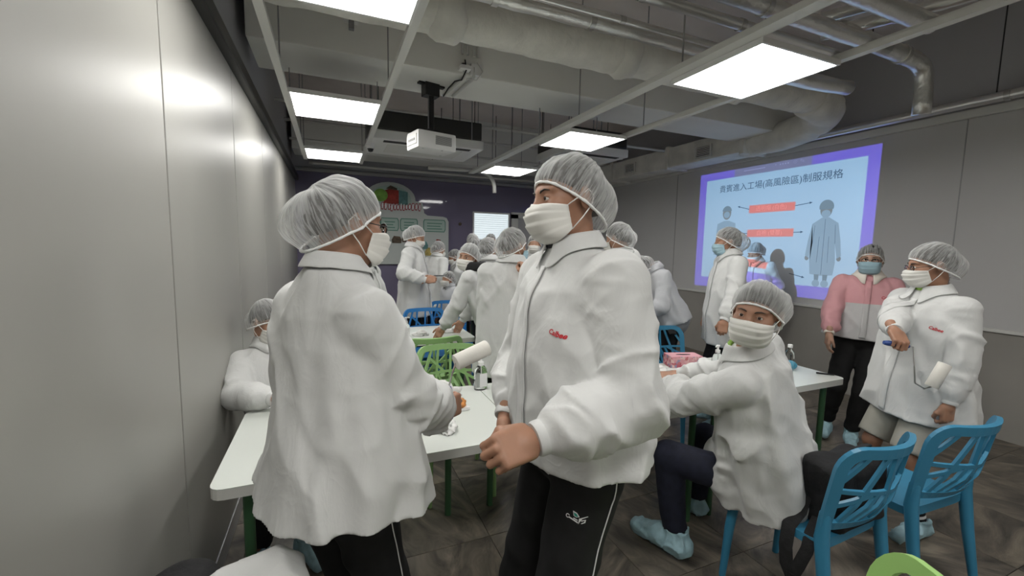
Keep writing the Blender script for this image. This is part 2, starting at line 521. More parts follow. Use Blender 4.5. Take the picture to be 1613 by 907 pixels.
XL, XR, YB, YF, ZC = -.52, 5.25, 8.0, -4.0, 3.7
floor = MB().box(-.8, 5.5, YF-.1, YB+.2, -.12, -.006).build('floor', MATS['grout']); tag(floor, kind=ST)
tm = MB().box(-.2985, .2985, -.3010, .3010, -.01, 0, .0015)
t0 = None
for i in range(-3, 8):
    for j in range(-4, 11):
        cx = .765+.3+.6*i; cy = 1.43+.3025+.605*j
        if cx > XR+.32: continue
        if t0 is None: t0 = tm.build('tile', MATS['slate_tile'], floor); o = t0
        else: o = t0.copy(); COL.objects.link(o)
        o.location = (cx, cy, random.uniform(-.0008, .0004))
        o.rotation_euler = (random.uniform(-.0012, .0012), random.uniform(-.0012, .0012), 0)
bm_ = MB()
for i in range(-3, 8):
    for j in range(-9, -4): bm_.box(.765+.6*i+.0015, .765+.6*i+.5985, 1.43+.605*j+.0015, 1.43+.605*j+.6035, -.01, 0)
o = bm_.build('tile_field', MATS['slate_tile'], floor); o['kind'] = 'stuff'

ceil = MB().box(-.8, 5.6, YF-.1, YB+.2, ZC, ZC+.15).build('ceiling', MATS['ceiling_paint']); tag(ceil, kind=ST)
for k_, (y0, y1) in enumerate(((3.48, 4.06), (7.2, 7.75), (-.9, -.3))):
    MB().box(-.5, 5.5, y0, y1, 2.95, ZC, .01).build('beam', MATS['beam_paint'], ceil)

wl = MB().box(-.80, -.56, YF, YB+.2, 0, ZC).build('wall_left', MATS['upper_wall']); tag(wl, kind=ST)
y = 1.87-1.19*5
p0 = None
while y < YB-.02:
    y1 = min(y+1.19, YB)
    o = MB().box(-.555, XL, y+.005, y1-.005, .10, 2.585, .004).build('wall_panel', MATS['panel_white'], wl)
    MB().box(-.558, XL-.012, y-.006, y+.006, .10, 2.585).build('joint_strip', MATS['joint_dark'], wl)
    y = y1
o = MB().box(-.56, -.47, YF, YB, 2.585, 2.67, .008).box(-.56, -.495, YF, YB, 2.67, 2.70).build('trim_1', MATS['trim_dark']); tag(o, kind=ST)
o = MB().box(-.56, XL+.006, YF, YB, 0, .10, .003).build('baseboard_left', MATS['trim_grey']); tag(o, kind=ST)

wb = MB().box(-.6, 5.5, YB, YB+.15, 0, 2.76).build('wall_back', MATS['purple_wall']); tag(wb, kind=ST)
MB().box(-.6, 5.5, YB, YB+.15, 2.76, ZC).build('upper_panel', MATS['upper_wall'], wb)
o = MB().box(XL, XR, YB-.07, YB, 2.74, 2.80, .01).build('trim_2', MATS['trim_grey']); tag(o, kind=ST)
wf = MB().box(-.6, 5.5, YF-.15, YF, 0, ZC).build('wall_front', MATS['beam_paint']); tag(wf, kind=ST)
wr_ = MB().box(XR+.05, XR+.25, YF, YB+.2, 0, ZC).build('wall_right', MATS['upper_wall']); tag(wr_, kind=ST)
ys = [-4.0, -1.43, 2.02, 5.47, 8.0]
for a, c in zip(ys[:-1], ys[1:]):
    MB().box(XR, XR+.05, a+.004, c-.004, .945, 2.775, .003).build('wall_panel', MATS['screen_wall'], wr_)
    MB().box(XR+.002, XR+.05, a+.003, c-.003, .0, .915, .003).build('lower_panel', MATS['lower_wall'], wr_)
    MB().box(XR-.002, XR+.04, c-.004, c+.004, .945, 2.775).build('joint_strip', MATS['trim_grey'], wr_)
o = MB().box(XR-.035, XR+.05, YF, YB, 2.775, 2.85, .01).build('trim_3', MATS['rail_paint']); tag(o, kind=ST)
o = MB().box(XR-.022, XR+.05, YF, YB, .915, .945, .006).build('trim_4', MATS['rail_paint']); tag(o, kind=ST)

# window and steel doorway in the back wall
w1 = MB()
for q in ((2.55, 3.32, 1.66, 1.69), (2.55, 3.32, 2.19, 2.22), (2.55, 2.575, 1.69, 2.19), (3.295, 3.32, 1.69, 2.19)): w1.box(q[0], q[1], YB-.04, YB, q[2], q[3])
w1 = w1.build('window_1', MATS['white_plastic']); tag(w1, kind=ST)
MB().box(2.575, 3.295, YB-.012, YB-.004, 1.69, 2.19).build('pane', MATS['monitor_lit'], w1)
for i in range(12): MB().box(2.58, 3.29, YB-.03, YB-.014, 1.70+.041*i, 1.705+.041*i).build('blind_slat', MATS['white_plastic'], w1)
d1 = MB().box(3.36, 3.50, YB-.06, YB, 0, 2.2).box(4.42, 4.56, YB-.06, YB, 0, 2.2).box(3.36, 4.56, YB-.06, YB, 2.12, 2.24).build('door_1', MATS['rail_paint']); tag(d1, kind=ST)
MB().box(3.50, 4.42, YB-.03, YB-.005, 0, 2.12).build('door_leaf', MATS['upper_wall'], d1)

# ------------------------------------------------------------------ LED ceiling lights on suspended rails
LIGHT_N = 0
def led(cx, cy, label, group=None):
    e = empty('ceiling_light', (cx, cy, 2.6), 0, label, 'lamp', group)
    fr_ = MB()
    for q in ((-.31, .31, -.31, -.297), (-.31, .31, .297, .31), (-.31, -.297, -.297, .297), (.297, .31, -.297, .297)): fr_.box(*q, 0, .028)
    fr_.box(-.305, .305, -.305, .305, .022, .032)
    fr_.build('frame', MATS['white_plastic'], e)
    MB().box(-.297, .297, -.297, .297, .004, .012).build('diffuser', MATS['emit_panel'], e)
for cx, cy, l in ((.06, 1.83, 'bright square LED panel at the top edge, left row, nearest the viewer'), (.06, 3.70, 'bright square LED panel, second in the left row above the hairnetted heads'),
                  (.06, 5.62, 'bright square LED panel farthest back in the left row'), (2.29, 1.86, 'largest bright square LED panel in the right row before the silver pipes'),
                  (2.29, 3.70, 'bright square LED panel in the middle of the right row'), (2.29, 5.58, 'bright square LED panel farthest back in the right row, above the front man')):
    led(cx, cy, l)
for cx in (.06, 2.29):
    for cy in (-.05, -1.95): led(cx, cy, 'square LED ceiling panel behind the viewpoint', 'LED panels behind the viewpoint')
rl = ('leftmost pale suspended rail along the left wall', 'pale suspended rail along the right side of the left light row', 'wide pale suspended rail left of the right light row', 'pale suspended rail along the right side of the right light row')
for x, l, w in ((-.275, rl[0], .022), (.395, rl[1], .022), (1.95, rl[2], .04), (2.63, rl[3], .024)):
    e = empty('ceiling_rail', (x, 1, 2.63), 0, l, 'rail')
    MB().box(-w, w, YF-.8, 5.2, .0, .03).build('channel', MATS['rail_paint'], e)
    MB().box(-w*.5, w*.5, YF-.8, 5.2, .03, .045).build('channel_lip', MATS['rail_paint'], e)
    for yy in (-2, -.6, 1.05, 2.2, 2.95, 4.3, 4.9):
        MB().tube([(0, yy, .04), (0, yy, (2.95 if 2.48 < yy+1 < 3.06 else ZC)-2.63)], .005, n=6).build('hanger_rod', MATS['trim_grey'], e)

# ------------------------------------------------------------------ ducts and pipes
e = empty('insulated_air_duct', (2, 2.75, 3.02), 0, 'thick grey cloth-wrapped air duct crossing the ceiling and bending along the screen wall', 'duct')
def wob(V, a, s): V = np.array(V); return V+a*np.stack([n3(V[:, 0]*s, V[:, 1]*s, V[:, 2]*s), n3(V[:, 0]*s+9, V[:, 1]*s, V[:, 2]*s), n3(V[:, 0]*s, V[:, 1]*s+9, V[:, 2]*s)], 1)
org = (2, 2.75, 3.02)
m = MB(); m.tube([(x, 2.75, 3.02) for x in np.arange(-.5, 4.31, .05)], .150, n=36)
mk('straight_run', wob(m.v, .012, 9), m.f, MATS['duct_cloth'], e, True, org)
for x0, x1, r in ((.62, .78, .178), (1.98, 2.10, .172), (3.2, 3.3, .168)):
    m = MB(); m.tube([(x0-.04, 2.75, 3.02), (x0, 2.75, 3.02), (x0+.02, 2.75, 3.02), ((x0+x1)/2, 2.75, 3.02), (x1-.02, 2.75, 3.02), (x1, 2.75, 3.02), (x1+.05, 2.75, 3.02)], [.13, r*.92, r, r*1.01, r, r*.93, .13], n=36)
    mk('joint_wrap', wob(m.v, .016, 14), m.f, MATS['duct_cloth'], e, True, org)
m = MB(); cp = np.array([(4.2, 2.75, 3.02), (4.42, 2.76, 2.98), (4.62, 2.86, 2.97), (4.74, 3.02, 2.94), (4.82, 3.25, 2.91), (4.90, 3.6, 2.90), (4.95, 4.0, 2.92)])
tt = np.linspace(0, 6, 40); cp = np.stack([np.interp(tt, range(7), cp[:, i]) for i in range(3)], 1)
for _ in range(6): cp[1:-1] = .5*cp[1:-1]+.25*(cp[:-2]+cp[2:])
m.tube(list(cp), [.165]*18+[.16]*22, n=30)
mk('elbow', wob(m.v, .014, 10), m.f, MATS['duct_cloth'], e, True, org)
bx = MB(); bx.box(4.76, 5.14, 3.9, 7.2, 2.80, 3.10, .02); o = bx.build('box_run', MATS['duct_cloth'], e, False, org)
for yy in (3.9, 5.2, 6.6):
    MB().box(4.735, 5.16, yy-.03, yy+.03, 2.775, 3.12, .01).build('flange', MATS['duct_cloth'], e, False, org)
def grille(y, z, label):
    g = empty('air_grille', (4.755, y, z), 0, label, 'vent')
    fr_ = MB().box(-.03, 0, -.14, .14, -.085, -.07).box(-.03, 0, -.14, .14, .07, .085).box(-.03, 0, -.14, -.12, -.07, .07).box(-.03, 0, .12, .14, -.07, .07)
    fr_.build('frame', MATS['rail_paint'], g)
    MB().box(-.008, 0, -.12, .12, -.07, .07).build('backing', MATS['dark_void'], g)
    for i in range(6): MB().box(-.026, -.006, -.12, .12, -.062+.023*i, -.053+.023*i).build('louver', MATS['white_plastic'], g)
grille(4.50, 2.91, 'small louvred air grille on the box duct, right one nearest the projected slide')
grille(6.07, 2.93, 'small louvred air grille on the box duct, left one near the far corner')

def pipe(name, pts, r, m_, label, clamps=(), cat='pipe', group=None, n=16, wobble=0.0, rods=()):
    org = np.array(pts[0], float)
    e = empty(name, org, 0, label, cat, group)
    P = [np.array(p, float) for p in pts]
    D = []
    for i in range(len(P)-1):
        a, c = P[i], P[i+1]; L_ = np.linalg.norm(c-a); k = max(2, int(L_/.12))
        D += [a+(c-a)*j/k for j in range(k)]
    D.append(P[-1])
    if len(P) > 2:
        D = np.array(D)
        for _ in range(2): D[1:-1] = .5*D[1:-1]+.25*(D[:-2]+D[2:])
    mb = MB(); mb.tube(list(D), r, n=n)
    mk('run', wob(mb.v, wobble, 12) if wobble else mb.v, mb.f, m_, e, True, org)
    for (i, f) in clamps:
        a, c = P[i], P[i+1]; q = a+(c-a)*f; u = norm(c-a)
        MB().tube([q-u*.018, q+u*.018], r*1.16, n=n).build('clamp', MATS['steel'], e, True, org)
    for (i, f) in rods:
        a, c = P[i], P[i+1]; q = a+(c-a)*f
        MB().tube([q, (q[0], q[1], ZC)], .005, n=6).build('hanger_rod', MATS['dark_void'], e, True, org)
    return e
pipe('silver_pipe', [(-.5, 2.3, 2.925), (1.95, 2.3, 2.925), (3.0, 2.3, 2.925)], .045, MATS['foil'], 'foil-wrapped pipe just in front of the thick cloth duct', ((0, .55), (0, .8)), wobble=.005)
pipe('silver_pipe', [(-.5, 2.18, 2.905), (3.0, 2.18, 2.905)], .020, MATS['pipe_steel'], 'thin bright pipe running beside the foil-wrapped pipe before the cloth duct', ((0, .6),))
pipe('silver_pipe', [(-.5, 2.0, 2.955), (3.3, 2.0, 2.955)], .032, MATS['pipe_steel'], 'bright steel pipe at the top edge left of the largest light panel', ((0, .55), (0, .75)))
pipe('silver_pipe', [(-.5, 1.86, 3.0), (3.6, 1.86, 3.0)], .050, MATS['foil'], 'foil-lagged pipe at the top edge above the largest light panel', ((0, .7),), wobble=.004)
pipe('silver_pipe', [(-.5, 1.62, 3.05), (3.6, 1.62, 3.05)], .055, MATS['foil'], 'topmost foil-lagged pipe cut by the upper edge of the photo', ((0, .72),), wobble=.004)
pipe('silver_pipe', [(3.36, 2.16, 3.17), (3.43, 2.06, 3.17), (3.67, 1.52, 3.18), (3.95, .9, 3.2)], .045, MATS['pipe_steel'], 'bright pipe slanting up to the top edge, lower of the slanting pair', ((1, .5),), rods=((1, .5),))
pipe('silver_pipe', [(3.40, 2.20, 3.31), (3.48, 2.06, 3.31), (3.72, 1.54, 3.32), (4.0, .95, 3.34)], .040, MATS['pipe_steel'], 'bright pipe slanting up to the top edge, upper of the slanting pair', ((1, .6),), rods=((1, .3),))
pipe('silver_pipe', [(2.8, 2.25, 2.86), (3.9, 2.25, 2.90)], .055, MATS['foil'], 'crumpled foil pipe behind the right corner of the largest light panel', wobble=.008)
pipe('silver_pipe', [(3.3, 2.0, 3.12), (4.28, 2.0, 3.10), (4.42, 2.0, 3.06), (4.44, 2.0, 2.9), (4.44, 2.0, 2.70)], .060, MATS['foil'], 'foil-wrapped pipe with a right-angle bend turning down beside the screen wall', ((0, .8),), wobble=.004, rods=((0, .4),))
pipe('steel_wall_pipe', [(5.10, YF, 2.875), (5.10, YB, 2.875)], .040, MATS['pipe_steel'], 'long polished steel pipe along the top of the screen wall', ((0, .478), (0, .40)), rods=((0, .484), (0, .40)))
pipe('steel_wall_pipe', [(-.3, 7.82, 2.86), (4.6, 7.82, 2.86)], .022, MATS['conduit_white'], 'thin pale pipe along the top of the purple wall')
for i, (y, z, l) in enumerate(((5.1, 3.02, 'nearest thin conduit crossing behind the projector'), (6.1, 3.08, 'middle thin conduit crossing behind the projector'), (6.8, 3.0, 'farthest thin conduit crossing behind the projector'))):
    pipe('ceiling_conduit', [(-.5, y, z), (4.6, y, z)], .018, MATS['conduit_white'], l, rods=((0, .2), (0, .42), (0, .6), (0, .8)))
pipe('ceiling_conduit', [(1.35, 6.4, 2.70), (2.25, 6.4, 2.72), (2.4, 6.4, 2.6), (2.4, 6.4, 2.40)], .03, MATS['conduit_white'], 'pale pipe with a drop elbow left of the far right light')
# threaded rods hanging free from the far ceiling
for i, (x, y) in enumerate(((.95, 4.5), (1.45, 4.6), (2.05, 4.9), (1.30, 5.9), (2.9, 5.0), (3.2, 4.7))):
    o = MB().tube([(x, y, 2.72), (x, y, ZC)], .006, n=6).build('hanger_rod', MATS['trim_grey']); tag(o, 'thin threaded rod hanging from the ceiling behind the projector', 'rod', 'threaded rods behind the projector')

def aircon(x0, x1, y0, y1, z0, label):
    e = empty('ceiling_air_conditioner', ((x0+x1)/2, (y0+y1)/2, z0), 0, label, 'air conditioner')
    w = (x1-x0)/2; d = (y1-y0)/2
    MB().box(-w, w, -d, d, .10, .30, .02).build('casing', MATS['trim_dark'], e)
    MB().box(-w*1.03, w*1.03, -d*1.03, d*1.03, 0, .10, .015).build('cover', MATS['white_plastic'], e)
    MB().box(-w*.8, w*.8, -d*.9, -d*.7, -.004, .01).build('outlet_slot', MATS['dark_void'], e)
    for s in (-1, 1): MB().tube([(s*w*.9, d*.8, .30), (s*w*.9, d*.8, ZC-z0)], .008, n=6).build('hanger_rod', MATS['trim_grey'], e)
    MB().box(-w*.7, w*.7, -d*.5, d*.6, -.006, .004).build('filter_panel', MATS['rail_paint'], e)
aircon(.42, 1.62, 4.75, 5.55, 2.66, 'white ceiling air conditioner behind the projector')
aircon(2.62, 3.5, 4.55, 5.35, 2.72, 'white ceiling air conditioner right of the right light row')

# ------------------------------------------------------------------ projector, bracket and its sockets
pj = empty('projector', (.83, 3.80, 2.455), R(13), 'white projector hanging from a black ceiling bracket', 'projector')
mb = MB().box(-.18, .18, -.125, .125, -.075, .075, .022); mb.build('housing', MATS['white_plastic'], pj, True)
for i in range(10): MB().box(-.02, .13, -.131, -.122, -.032+.0075*i, -.0285+.0075*i).build('vent_slat', MATS['trim_grey'], pj)
MB().box(-.187, -.178, -.10, .10, -.04, .04, .003).build('port_panel', MATS['white_matte'], pj)
for i in range(4): MB().box(-.190, -.186, -.07+.035*i, -.05+.035*i, -.012, .006).build('port', MATS['trim_grey'], pj)
MB().tube([(.165, .04, .0), (.20, .04, .0)], [.042, .036], n=20).build('lens_ring', MATS['black_plastic'], pj, True)
for x, y in ((-.12, -.09), (.05, -.1), (.13, .09)): MB().lathe([(.012, -.075), (.010, -.06)], (x, y, 0), 10).build('foot', MATS['trim_grey'], pj)
mt = MB().tube([(0, 0, .06), (0, 0, .40)], .022, n=12).box(-.06, .06, -.05, .05, .058, .075, .004).box(-.05, .05, -.04, .04, .075, .11, .006)
mt.build('bracket_pole', MATS['black_plastic'], pj, True)
MB().box(-.07, .06, -.04, .06, .39, .505, .006).box(-.12, .12, -.02, .03, .48, .505, .004).build('bracket_plate', MATS['black_plastic'], pj)
sk = empty('wall_socket', (1.02, 3.475, 3.0), 0, 'twin white power socket on the beam above the projector', 'socket')
MB().box(-.045, .045, -.03, 0, -.045, .045, .005).build('socket_plate', MATS['white_plastic'], sk)
MB().box(.052, .142, -.03, 0, -.05, .04, .005).build('data_plate', MATS['white_plastic'], sk)
MB().lathe([(.026, 0), (.026, .02), (.018, .034)], (0, 0, 0), 14).build('plug', MATS['black_plastic'], sk)
sk.children[-1].rotation_euler = (R(90), 0, 0); sk.children[-1].location = (0, -.03, 0)
for dx in (-.015, .03, .085, .115):
    o = MB().tube([(1.02+dx, 3.46, 3.10), (1.02+dx, 3.46, 3.68)], .011, n=8).build('cable_conduit', MATS['conduit_white']); tag(o, 'pale vertical conduit rising from the twin socket', 'conduit', 'conduits above the twin socket')
for dx in (.0, .08):
    o = MB().tube([(1.02+dx, 3.455, 3.01), (1.02+dx, 3.455, 2.935), (1.02+dx, 3.49, 2.93), (.98+dx, 3.95, 2.93)], .013, n=8).build('cable_conduit', MATS['conduit_white']); tag(o, 'pale conduit turning from the twin socket under the beam', 'conduit', 'conduits under the beam')
o = MB().tube([(1.02, 3.435, 3.05), (1.03, 3.43, 2.97), (1.0, 3.46, 2.90), (.97, 3.55, 2.915), (.95, 3.68, 2.90), (.93, 3.78, 2.86)], .006, n=8).build('power_cable', MATS['black_plastic'], None, True); tag(o, 'black power cable looping from the socket to the projector bracket', 'cable')
o = MB().tube([(1.12, 3.44, 3.05), (1.17, 3.43, 2.98), (1.12, 3.44, 2.91), (1.04, 3.46, 2.91)], .004, n=6).build('data_cable', MATS['conduit_white'], None, True); tag(o, 'pale thin cable looping below the twin socket', 'cable')
cm = empty('security_camera', (.42, 5.0, 2.60), 0, 'small black and white camera dome beside the rear left light', 'camera')
MB().lathe([(.045, .10), (.05, .03), (.04, 0)], (0, 0, 0), 16).build('base', MATS['white_plastic'], cm, True)
MB().lathe([(.004, -.035), (.025, -.028), (.035, 0)], (0, 0, 0), 16).build('dome', MATS['black_plastic'], cm, True)
sp = empty('sprinkler_head', (.17, 3.44, 3.16), 0, 'small pale sensor box on the beam face under the nearest left light', 'sensor')
MB().box(-.05, .05, -.02, .04, .0, .03, .004).build('bracket', MATS['white_plastic'], sp)
MB().box(-.018, .018, -.03, .01, -.06, .0, .004).build('sensor_body', MATS['trim_grey'], sp)

# ------------------------------------------------------------------ the projected slide
LX, LY, LZ = 1.14, 3.85, 2.44
ld = bpy.data.lights.new('projector_beam', 'SPOT'); ld.energy = PROJ_W; ld.spot_size = R(62); ld.spot_blend = 0; ld.shadow_soft_size = .006
ld.use_nodes = True; t = ld.node_tree; N = t.nodes; L = t.links
lo = bpy.data.objects.new('projector_beam', ld); COL.objects.link(lo); lo.location = (LX, LY, LZ); lo.rotation_euler = (0, -math.pi/2, 0)
em = N['Emission']
tc = N.new('ShaderNodeTexCoord'); sx = N.new('ShaderNodeSeparateXYZ'); L.new(tc.outputs['Normal'], sx.inputs[0])
def M(op, a, b_=None, clamp=False):
    n = N.new('ShaderNodeMath'); n.operation = op; n.use_clamp = clamp
    for i, v in enumerate((a, b_)):
        if v is None: continue
        if isinstance(v, (int, float)): n.inputs[i].default_value = v
        else: L.new(v, n.inputs[i])
    return n.outputs[0]
az = M('ABSOLUTE', sx.outputs['Z'])
nz = M('MULTIPLY', sx.outputs['Z'], -1.0)
DW = XR-LX
wy = M('MULTIPLY', M('DIVIDE', sx.outputs['Y'], nz), DW)      # offset on the wall from the lens, metres
wz = M('MULTIPLY', M('DIVIDE', sx.outputs['X'], nz), DW)
def rect(y0, y1, z0, z1):
    a = M('MULTIPLY', M('GREATER_THAN', wy, y0-LY), M('LESS_THAN', wy, y1-LY))
    c = M('MULTIPLY', M('GREATER_THAN', wz, z0-LZ), M('LESS_THAN', wz, z1-LZ))
    return M('MULTIPLY', a, c)
outer = rect(2.655, 4.995, 1.02, 2.70); page = rect(2.77, 4.87, 1.165, 2.595); bar = rect(3.35, 4.40, 2.595, 2.70)
def mix(fac, a, c):
    n = N.new('ShaderNodeMix'); n.data_type = 'RGBA'
    L.new(fac, n.inputs['Factor'])
    for k_, v in (('A', a), ('B', c)):
        if isinstance(v, tuple): n.inputs[k_].default_value = (*v, 1)
        else: L.new(v, n.inputs[k_])
    return n.outputs['Result']
col = mix(outer, (0, 0, 0), (.15, .115, .90))
col = mix(bar, col, (.16, .19, .42))
col = mix(page, col, (.36, .66, 1.0))
LABELS = ((3.505, 4.13, 2.075, 2.18), (3.50, 4.135, 1.755, 1.855), (3.51, 3.85, 1.24, 1.34))
for q in LABELS: col = mix(rect(*q), col, (.85, .17, .17))
L.new(col, em.inputs['Color'])
em.inputs['Strength'].default_value = 1.0
lo['label'] = 'projector light beam'; 
lo.parent = None

sl = empty('projected_slide', (XR, 3.82, 1.87), 0, 'blue-white projected slide on uniform rules on the right wall', 'projected slide')
so = np.array([XR, 3.82, 1.87])
mat('slide_unlit', (.10, .12, .15), .8); mat('slide_white', (.85, .85, .85), .8); mat('slide_grey', (.30, .29, .27), .8); mat('slide_coat', (.42, .415, .405), .8); mat('slide_skin', (.34, .27, .22), .8); mat('slide_line', (.30, .31, .33), .8)  # flat wall colours standing in for the slide's unlit and lit tones
def wallpt(y, z, off=.0012): return (XR-off, y, z)
def wtext(name, s, cy, cz, size, m_, bold=.0, shear=0.0, off=.0015):
    V, Fc = text_mesh(s, size, shear, bold)
    if len(V) == 0: return
    W = np.stack([np.full(len(V), XR-off), cy-V[:, 0], cz+V[:, 1]], 1)
    return mk(name, W, Fc, m_, sl, False, so)
wtext('slide_heading', '貴賓進入工場(高風險區)制服規格', 3.815, 2.44, .112, MATS['slide_unlit'])
wtext('slide_label_text', '透明帽 (白色)', 3.82, 2.128, .072, MATS['slide_white'])
wtext('slide_label_text', '白袍 (雙層)', 3.82, 1.805, .072, MATS['slide_white'])
wtext('toolbar_text', '•  ▪▪▪▪   ⊙  ✎', 3.62, 2.665, .06, MATS['slide_white'])
MB().box(XR-.002, XR-.0005, 3.94, 4.25, 2.650, 2.662).build('toolbar_line', MATS['slide_white'], sl, False, so)
def arrow(y0, z0, y1, z1):
    d = norm((0, y1-y0, z1-z0)); p = np.array([0, -d[2], d[1]])
    a = np.array(wallpt(y0, z0)); b_ = np.array(wallpt(y1, z1)); h_ = b_-d*.035
    V = [a-p*.004, a+p*.004, h_+p*.004, h_-p*.004, h_+p*.014, b_, h_-p*.014]
    mk('arrow', V, [(0, 3, 2, 1), (4, 6, 5)], MATS['slide_unlit'], sl, False, so)
arrow(4.13, 2.13, 4.31, 2.18); arrow(3.505, 2.13, 3.30, 2.155); arrow(3.50, 1.805, 3.38, 1.81); arrow(3.51, 1.30, 3.32, 1.26); arrow(4.135, 1.805, 4.25, 1.81)
def wpoly(name, pts, m_, off=.001):
    V = [(XR-off, y, z) for y, z in pts]; n = len(V)
    bm = bmesh.new(); vs = [bm.verts.new(v) for v in V]; bm.faces.new(vs); bmesh.ops.triangulate(bm, faces=bm.faces[:])
    bm.verts.index_update(); F_ = [[v.index for v in f.verts] for f in bm.faces]; bm.free()
    return mk(name, V, F_, m_, sl, False, so)
def ovl(cy, cz, ry, rz, n=28): return [(cy+ry*math.cos(2*math.pi*i/n), cz+rz*math.sin(2*math.pi*i/n)) for i in range(n)]
cy = 3.14
coatp = [(.05, 2.02), (.19, 1.95), (.24, 1.75), (.265, 1.58), (.21, 1.55), (.165, 1.72), (.19, 1.50), (.17, 1.36), (.0, 1.345), (-.17, 1.36), (-.19, 1.50), (-.165, 1.72), (-.21, 1.55), (-.265, 1.58), (-.24, 1.75), (-.19, 1.95), (-.05, 2.02)]
wpoly('figure_coat', [(cy+a*.74, z-.05) for a, z in coatp], MATS['slide_coat'], .0010)
for a, c in (((0, 2.0), (0, 1.36)), ((.165, 1.72), (.15, 1.93)), ((-.165, 1.72), (-.15, 1.93)), ((.08, 1.5), (.07, 1.8)), ((-.08, 1.5), (-.07, 1.8))):
    MB().tube([wallpt(cy+a[0]*.74, a[1]-.05), wallpt(cy+c[0]*.74, c[1]-.05)], .003, n=4).build('figure_fold', MATS['slide_line'], sl, False, so)
wpoly('figure_head', ovl(cy, 2.055, .065, .09), MATS['slide_skin'], .0014)
wpoly('figure_cap', [(cy+.078*math.cos(q), 2.09+.08*math.sin(q)) for q in np.linspace(-.35, math.pi+.35, 20)], MATS['slide_grey'], .0018)
wpoly('figure_mask', ovl(cy, 2.01, .05, .045), MATS['slide_coat'], .0022)
for s in (1, -1):
    wpoly('figure_leg', [(cy+s*.02, 1.31), (cy+s*.075, 1.31), (cy+s*.068, 1.23), (cy+s*.025, 1.23)], MATS['slide_grey'], .0012)
    wpoly('figure_shoe', ovl(cy+s*.048, 1.205, .042, .042), MATS['slide_coat'], .0016)
    wpoly('figure_hand', ovl(cy+s*.175, 1.50, .024, .03), MATS['slide_skin'], .0006)
cy = 4.48
wpoly('figure_head', ovl(cy, 2.10, .07, .095), MATS['slide_skin'], .0014)
wpoly('figure_cap', [(cy+.078*math.cos(q), 2.12+.08*math.sin(q)) for q in np.linspace(.1, math.pi-.1, 16)], MATS['slide_grey'], .0018)
wpoly('figure_mask', ovl(cy, 2.075, .05, .045), MATS['slide_coat'], .0022)
wpoly('figure_coat', [(cy+.04, 1.99), (cy+.15, 1.95), (cy+.19, 1.5), (cy-.19, 1.5), (cy-.15, 1.95), (cy-.04, 1.99)], MATS['slide_coat'], .0010)

# ------------------------------------------------------------------ display board on the purple wall
bd = empty('display_board', (.9, YB-.03, 1.7), 0, 'pale shaped display board with food pictures on the purple wall', 'sign')
bo = np.array([.9, YB-.03, 1.7])
def bpoly(name, pts, m_, off, th=.006):
    mb = MB(); mb.prism(pts, 0, th, lambda x, z, h: (x, YB-.03-off-h, z))
    return mb.build(name, m_, bd, False, bo)
arch = [(-.33, 1.2), (2.06, 1.2), (2.06, 2.0), (2.02, 2.07), (1.95, 2.09), (1.66, 2.10), (1.60, 2.14), (1.58, 2.25), (1.57, 2.32), (1.50, 2.34), (1.44, 2.35)]
arch += [(1.0+.44*math.cos(q), 2.36+.30*math.sin(q)) for q in np.linspace(.15, math.pi-.15, 14)]
arch += [(.56, 2.34), (.46, 2.32), (.44, 2.2), (.40, 2.12), (.1, 2.09), (-.27, 2.07), (-.33, 1.98)]
bpoly('board_panel', arch, MATS['board_grey'], 0, .03)
arch2 = [(1.0+.36*math.cos(q), 2.36+.24*math.sin(q)) for q in np.linspace(.0, math.pi, 14)]+[(.64, 2.28), (1.36, 2.28)]
bpoly('arch_border', arch2, MATS['board_panel'], .03)
bpoly('picture', [(.88, 2.28), (1.14, 2.28), (1.14, 2.52), (1.0, 2.55), (.88, 2.5)], MATS['food_red'], .037)
bpoly('picture', [(1.14, 2.27), (1.30, 2.27), (1.30, 2.5), (1.14, 2.53)], MATS['food_teal'], .036)
bpoly('picture', ovl(.83, 2.42, .12, .11, 20), MATS['food_green'], .040)
bpoly('picture', [(.92, 2.54), (1.0, 2.60), (1.12, 2.55), (1.1, 2.52)], MATS['food_brown'], .041)
# the board's red-edged lettering is too small in the photo to read: rounded letter-like strokes of the same rhythm
rg = random.Random(5); gx = .86
for i in range(13):
    w_ = rg.uniform(.032, .050); h_ = rg.uniform(.07, .11); zc = 2.235-.012*math.sin(i*.5)+rg.uniform(-.008, .008)
    for g_, mt_, of_ in ((.016, 'board_red', .032), (0, 'white_print', .0385)):
        ln = w_*.55+g_
        bpoly('board_lettering', [(gx-ln*.6, zc-h_/2-g_), (gx+ln*.2, zc-h_/2-g_*1.2), (gx+ln*.7, zc-h_*.1), (gx+ln*.5, zc+h_/2+g_), (gx-ln*.3, zc+h_/2+g_), (gx-ln*.75, zc+h_*.1)], MATS[mt_], of_)
    gx += w_+.012
for x0, x1 in ((.84, 1.12), (1.18, 1.46), (1.60, 1.98), (.1, .45), (.47, .8)):
    bpoly('caption_box', [(x0, 1.80), (x1, 1.80), (x1+.02, 1.85), (x1+.02, 1.99), (x1, 2.03), (x0, 2.03), (x0-.02, 1.99), (x0-.02, 1.85)], MATS['board_line'], .031)
    bpoly('caption_face', [(x0+.01, 1.815), (x1-.01, 1.815), (x1+.005, 1.86), (x1+.005, 1.98), (x1-.01, 2.015), (x0+.01, 2.015), (x0-.005, 1.98), (x0-.005, 1.86)], MATS['board_panel'], .034)
    for i in range(3): bpoly('caption_line', [(x0+.05, 1.85+.05*i), (x1-.05-.03*(i % 2), 1.85+.05*i), (x1-.05-.03*(i % 2), 1.866+.05*i), (x0+.05, 1.866+.05*i)], MATS['board_line'], .040, .001)
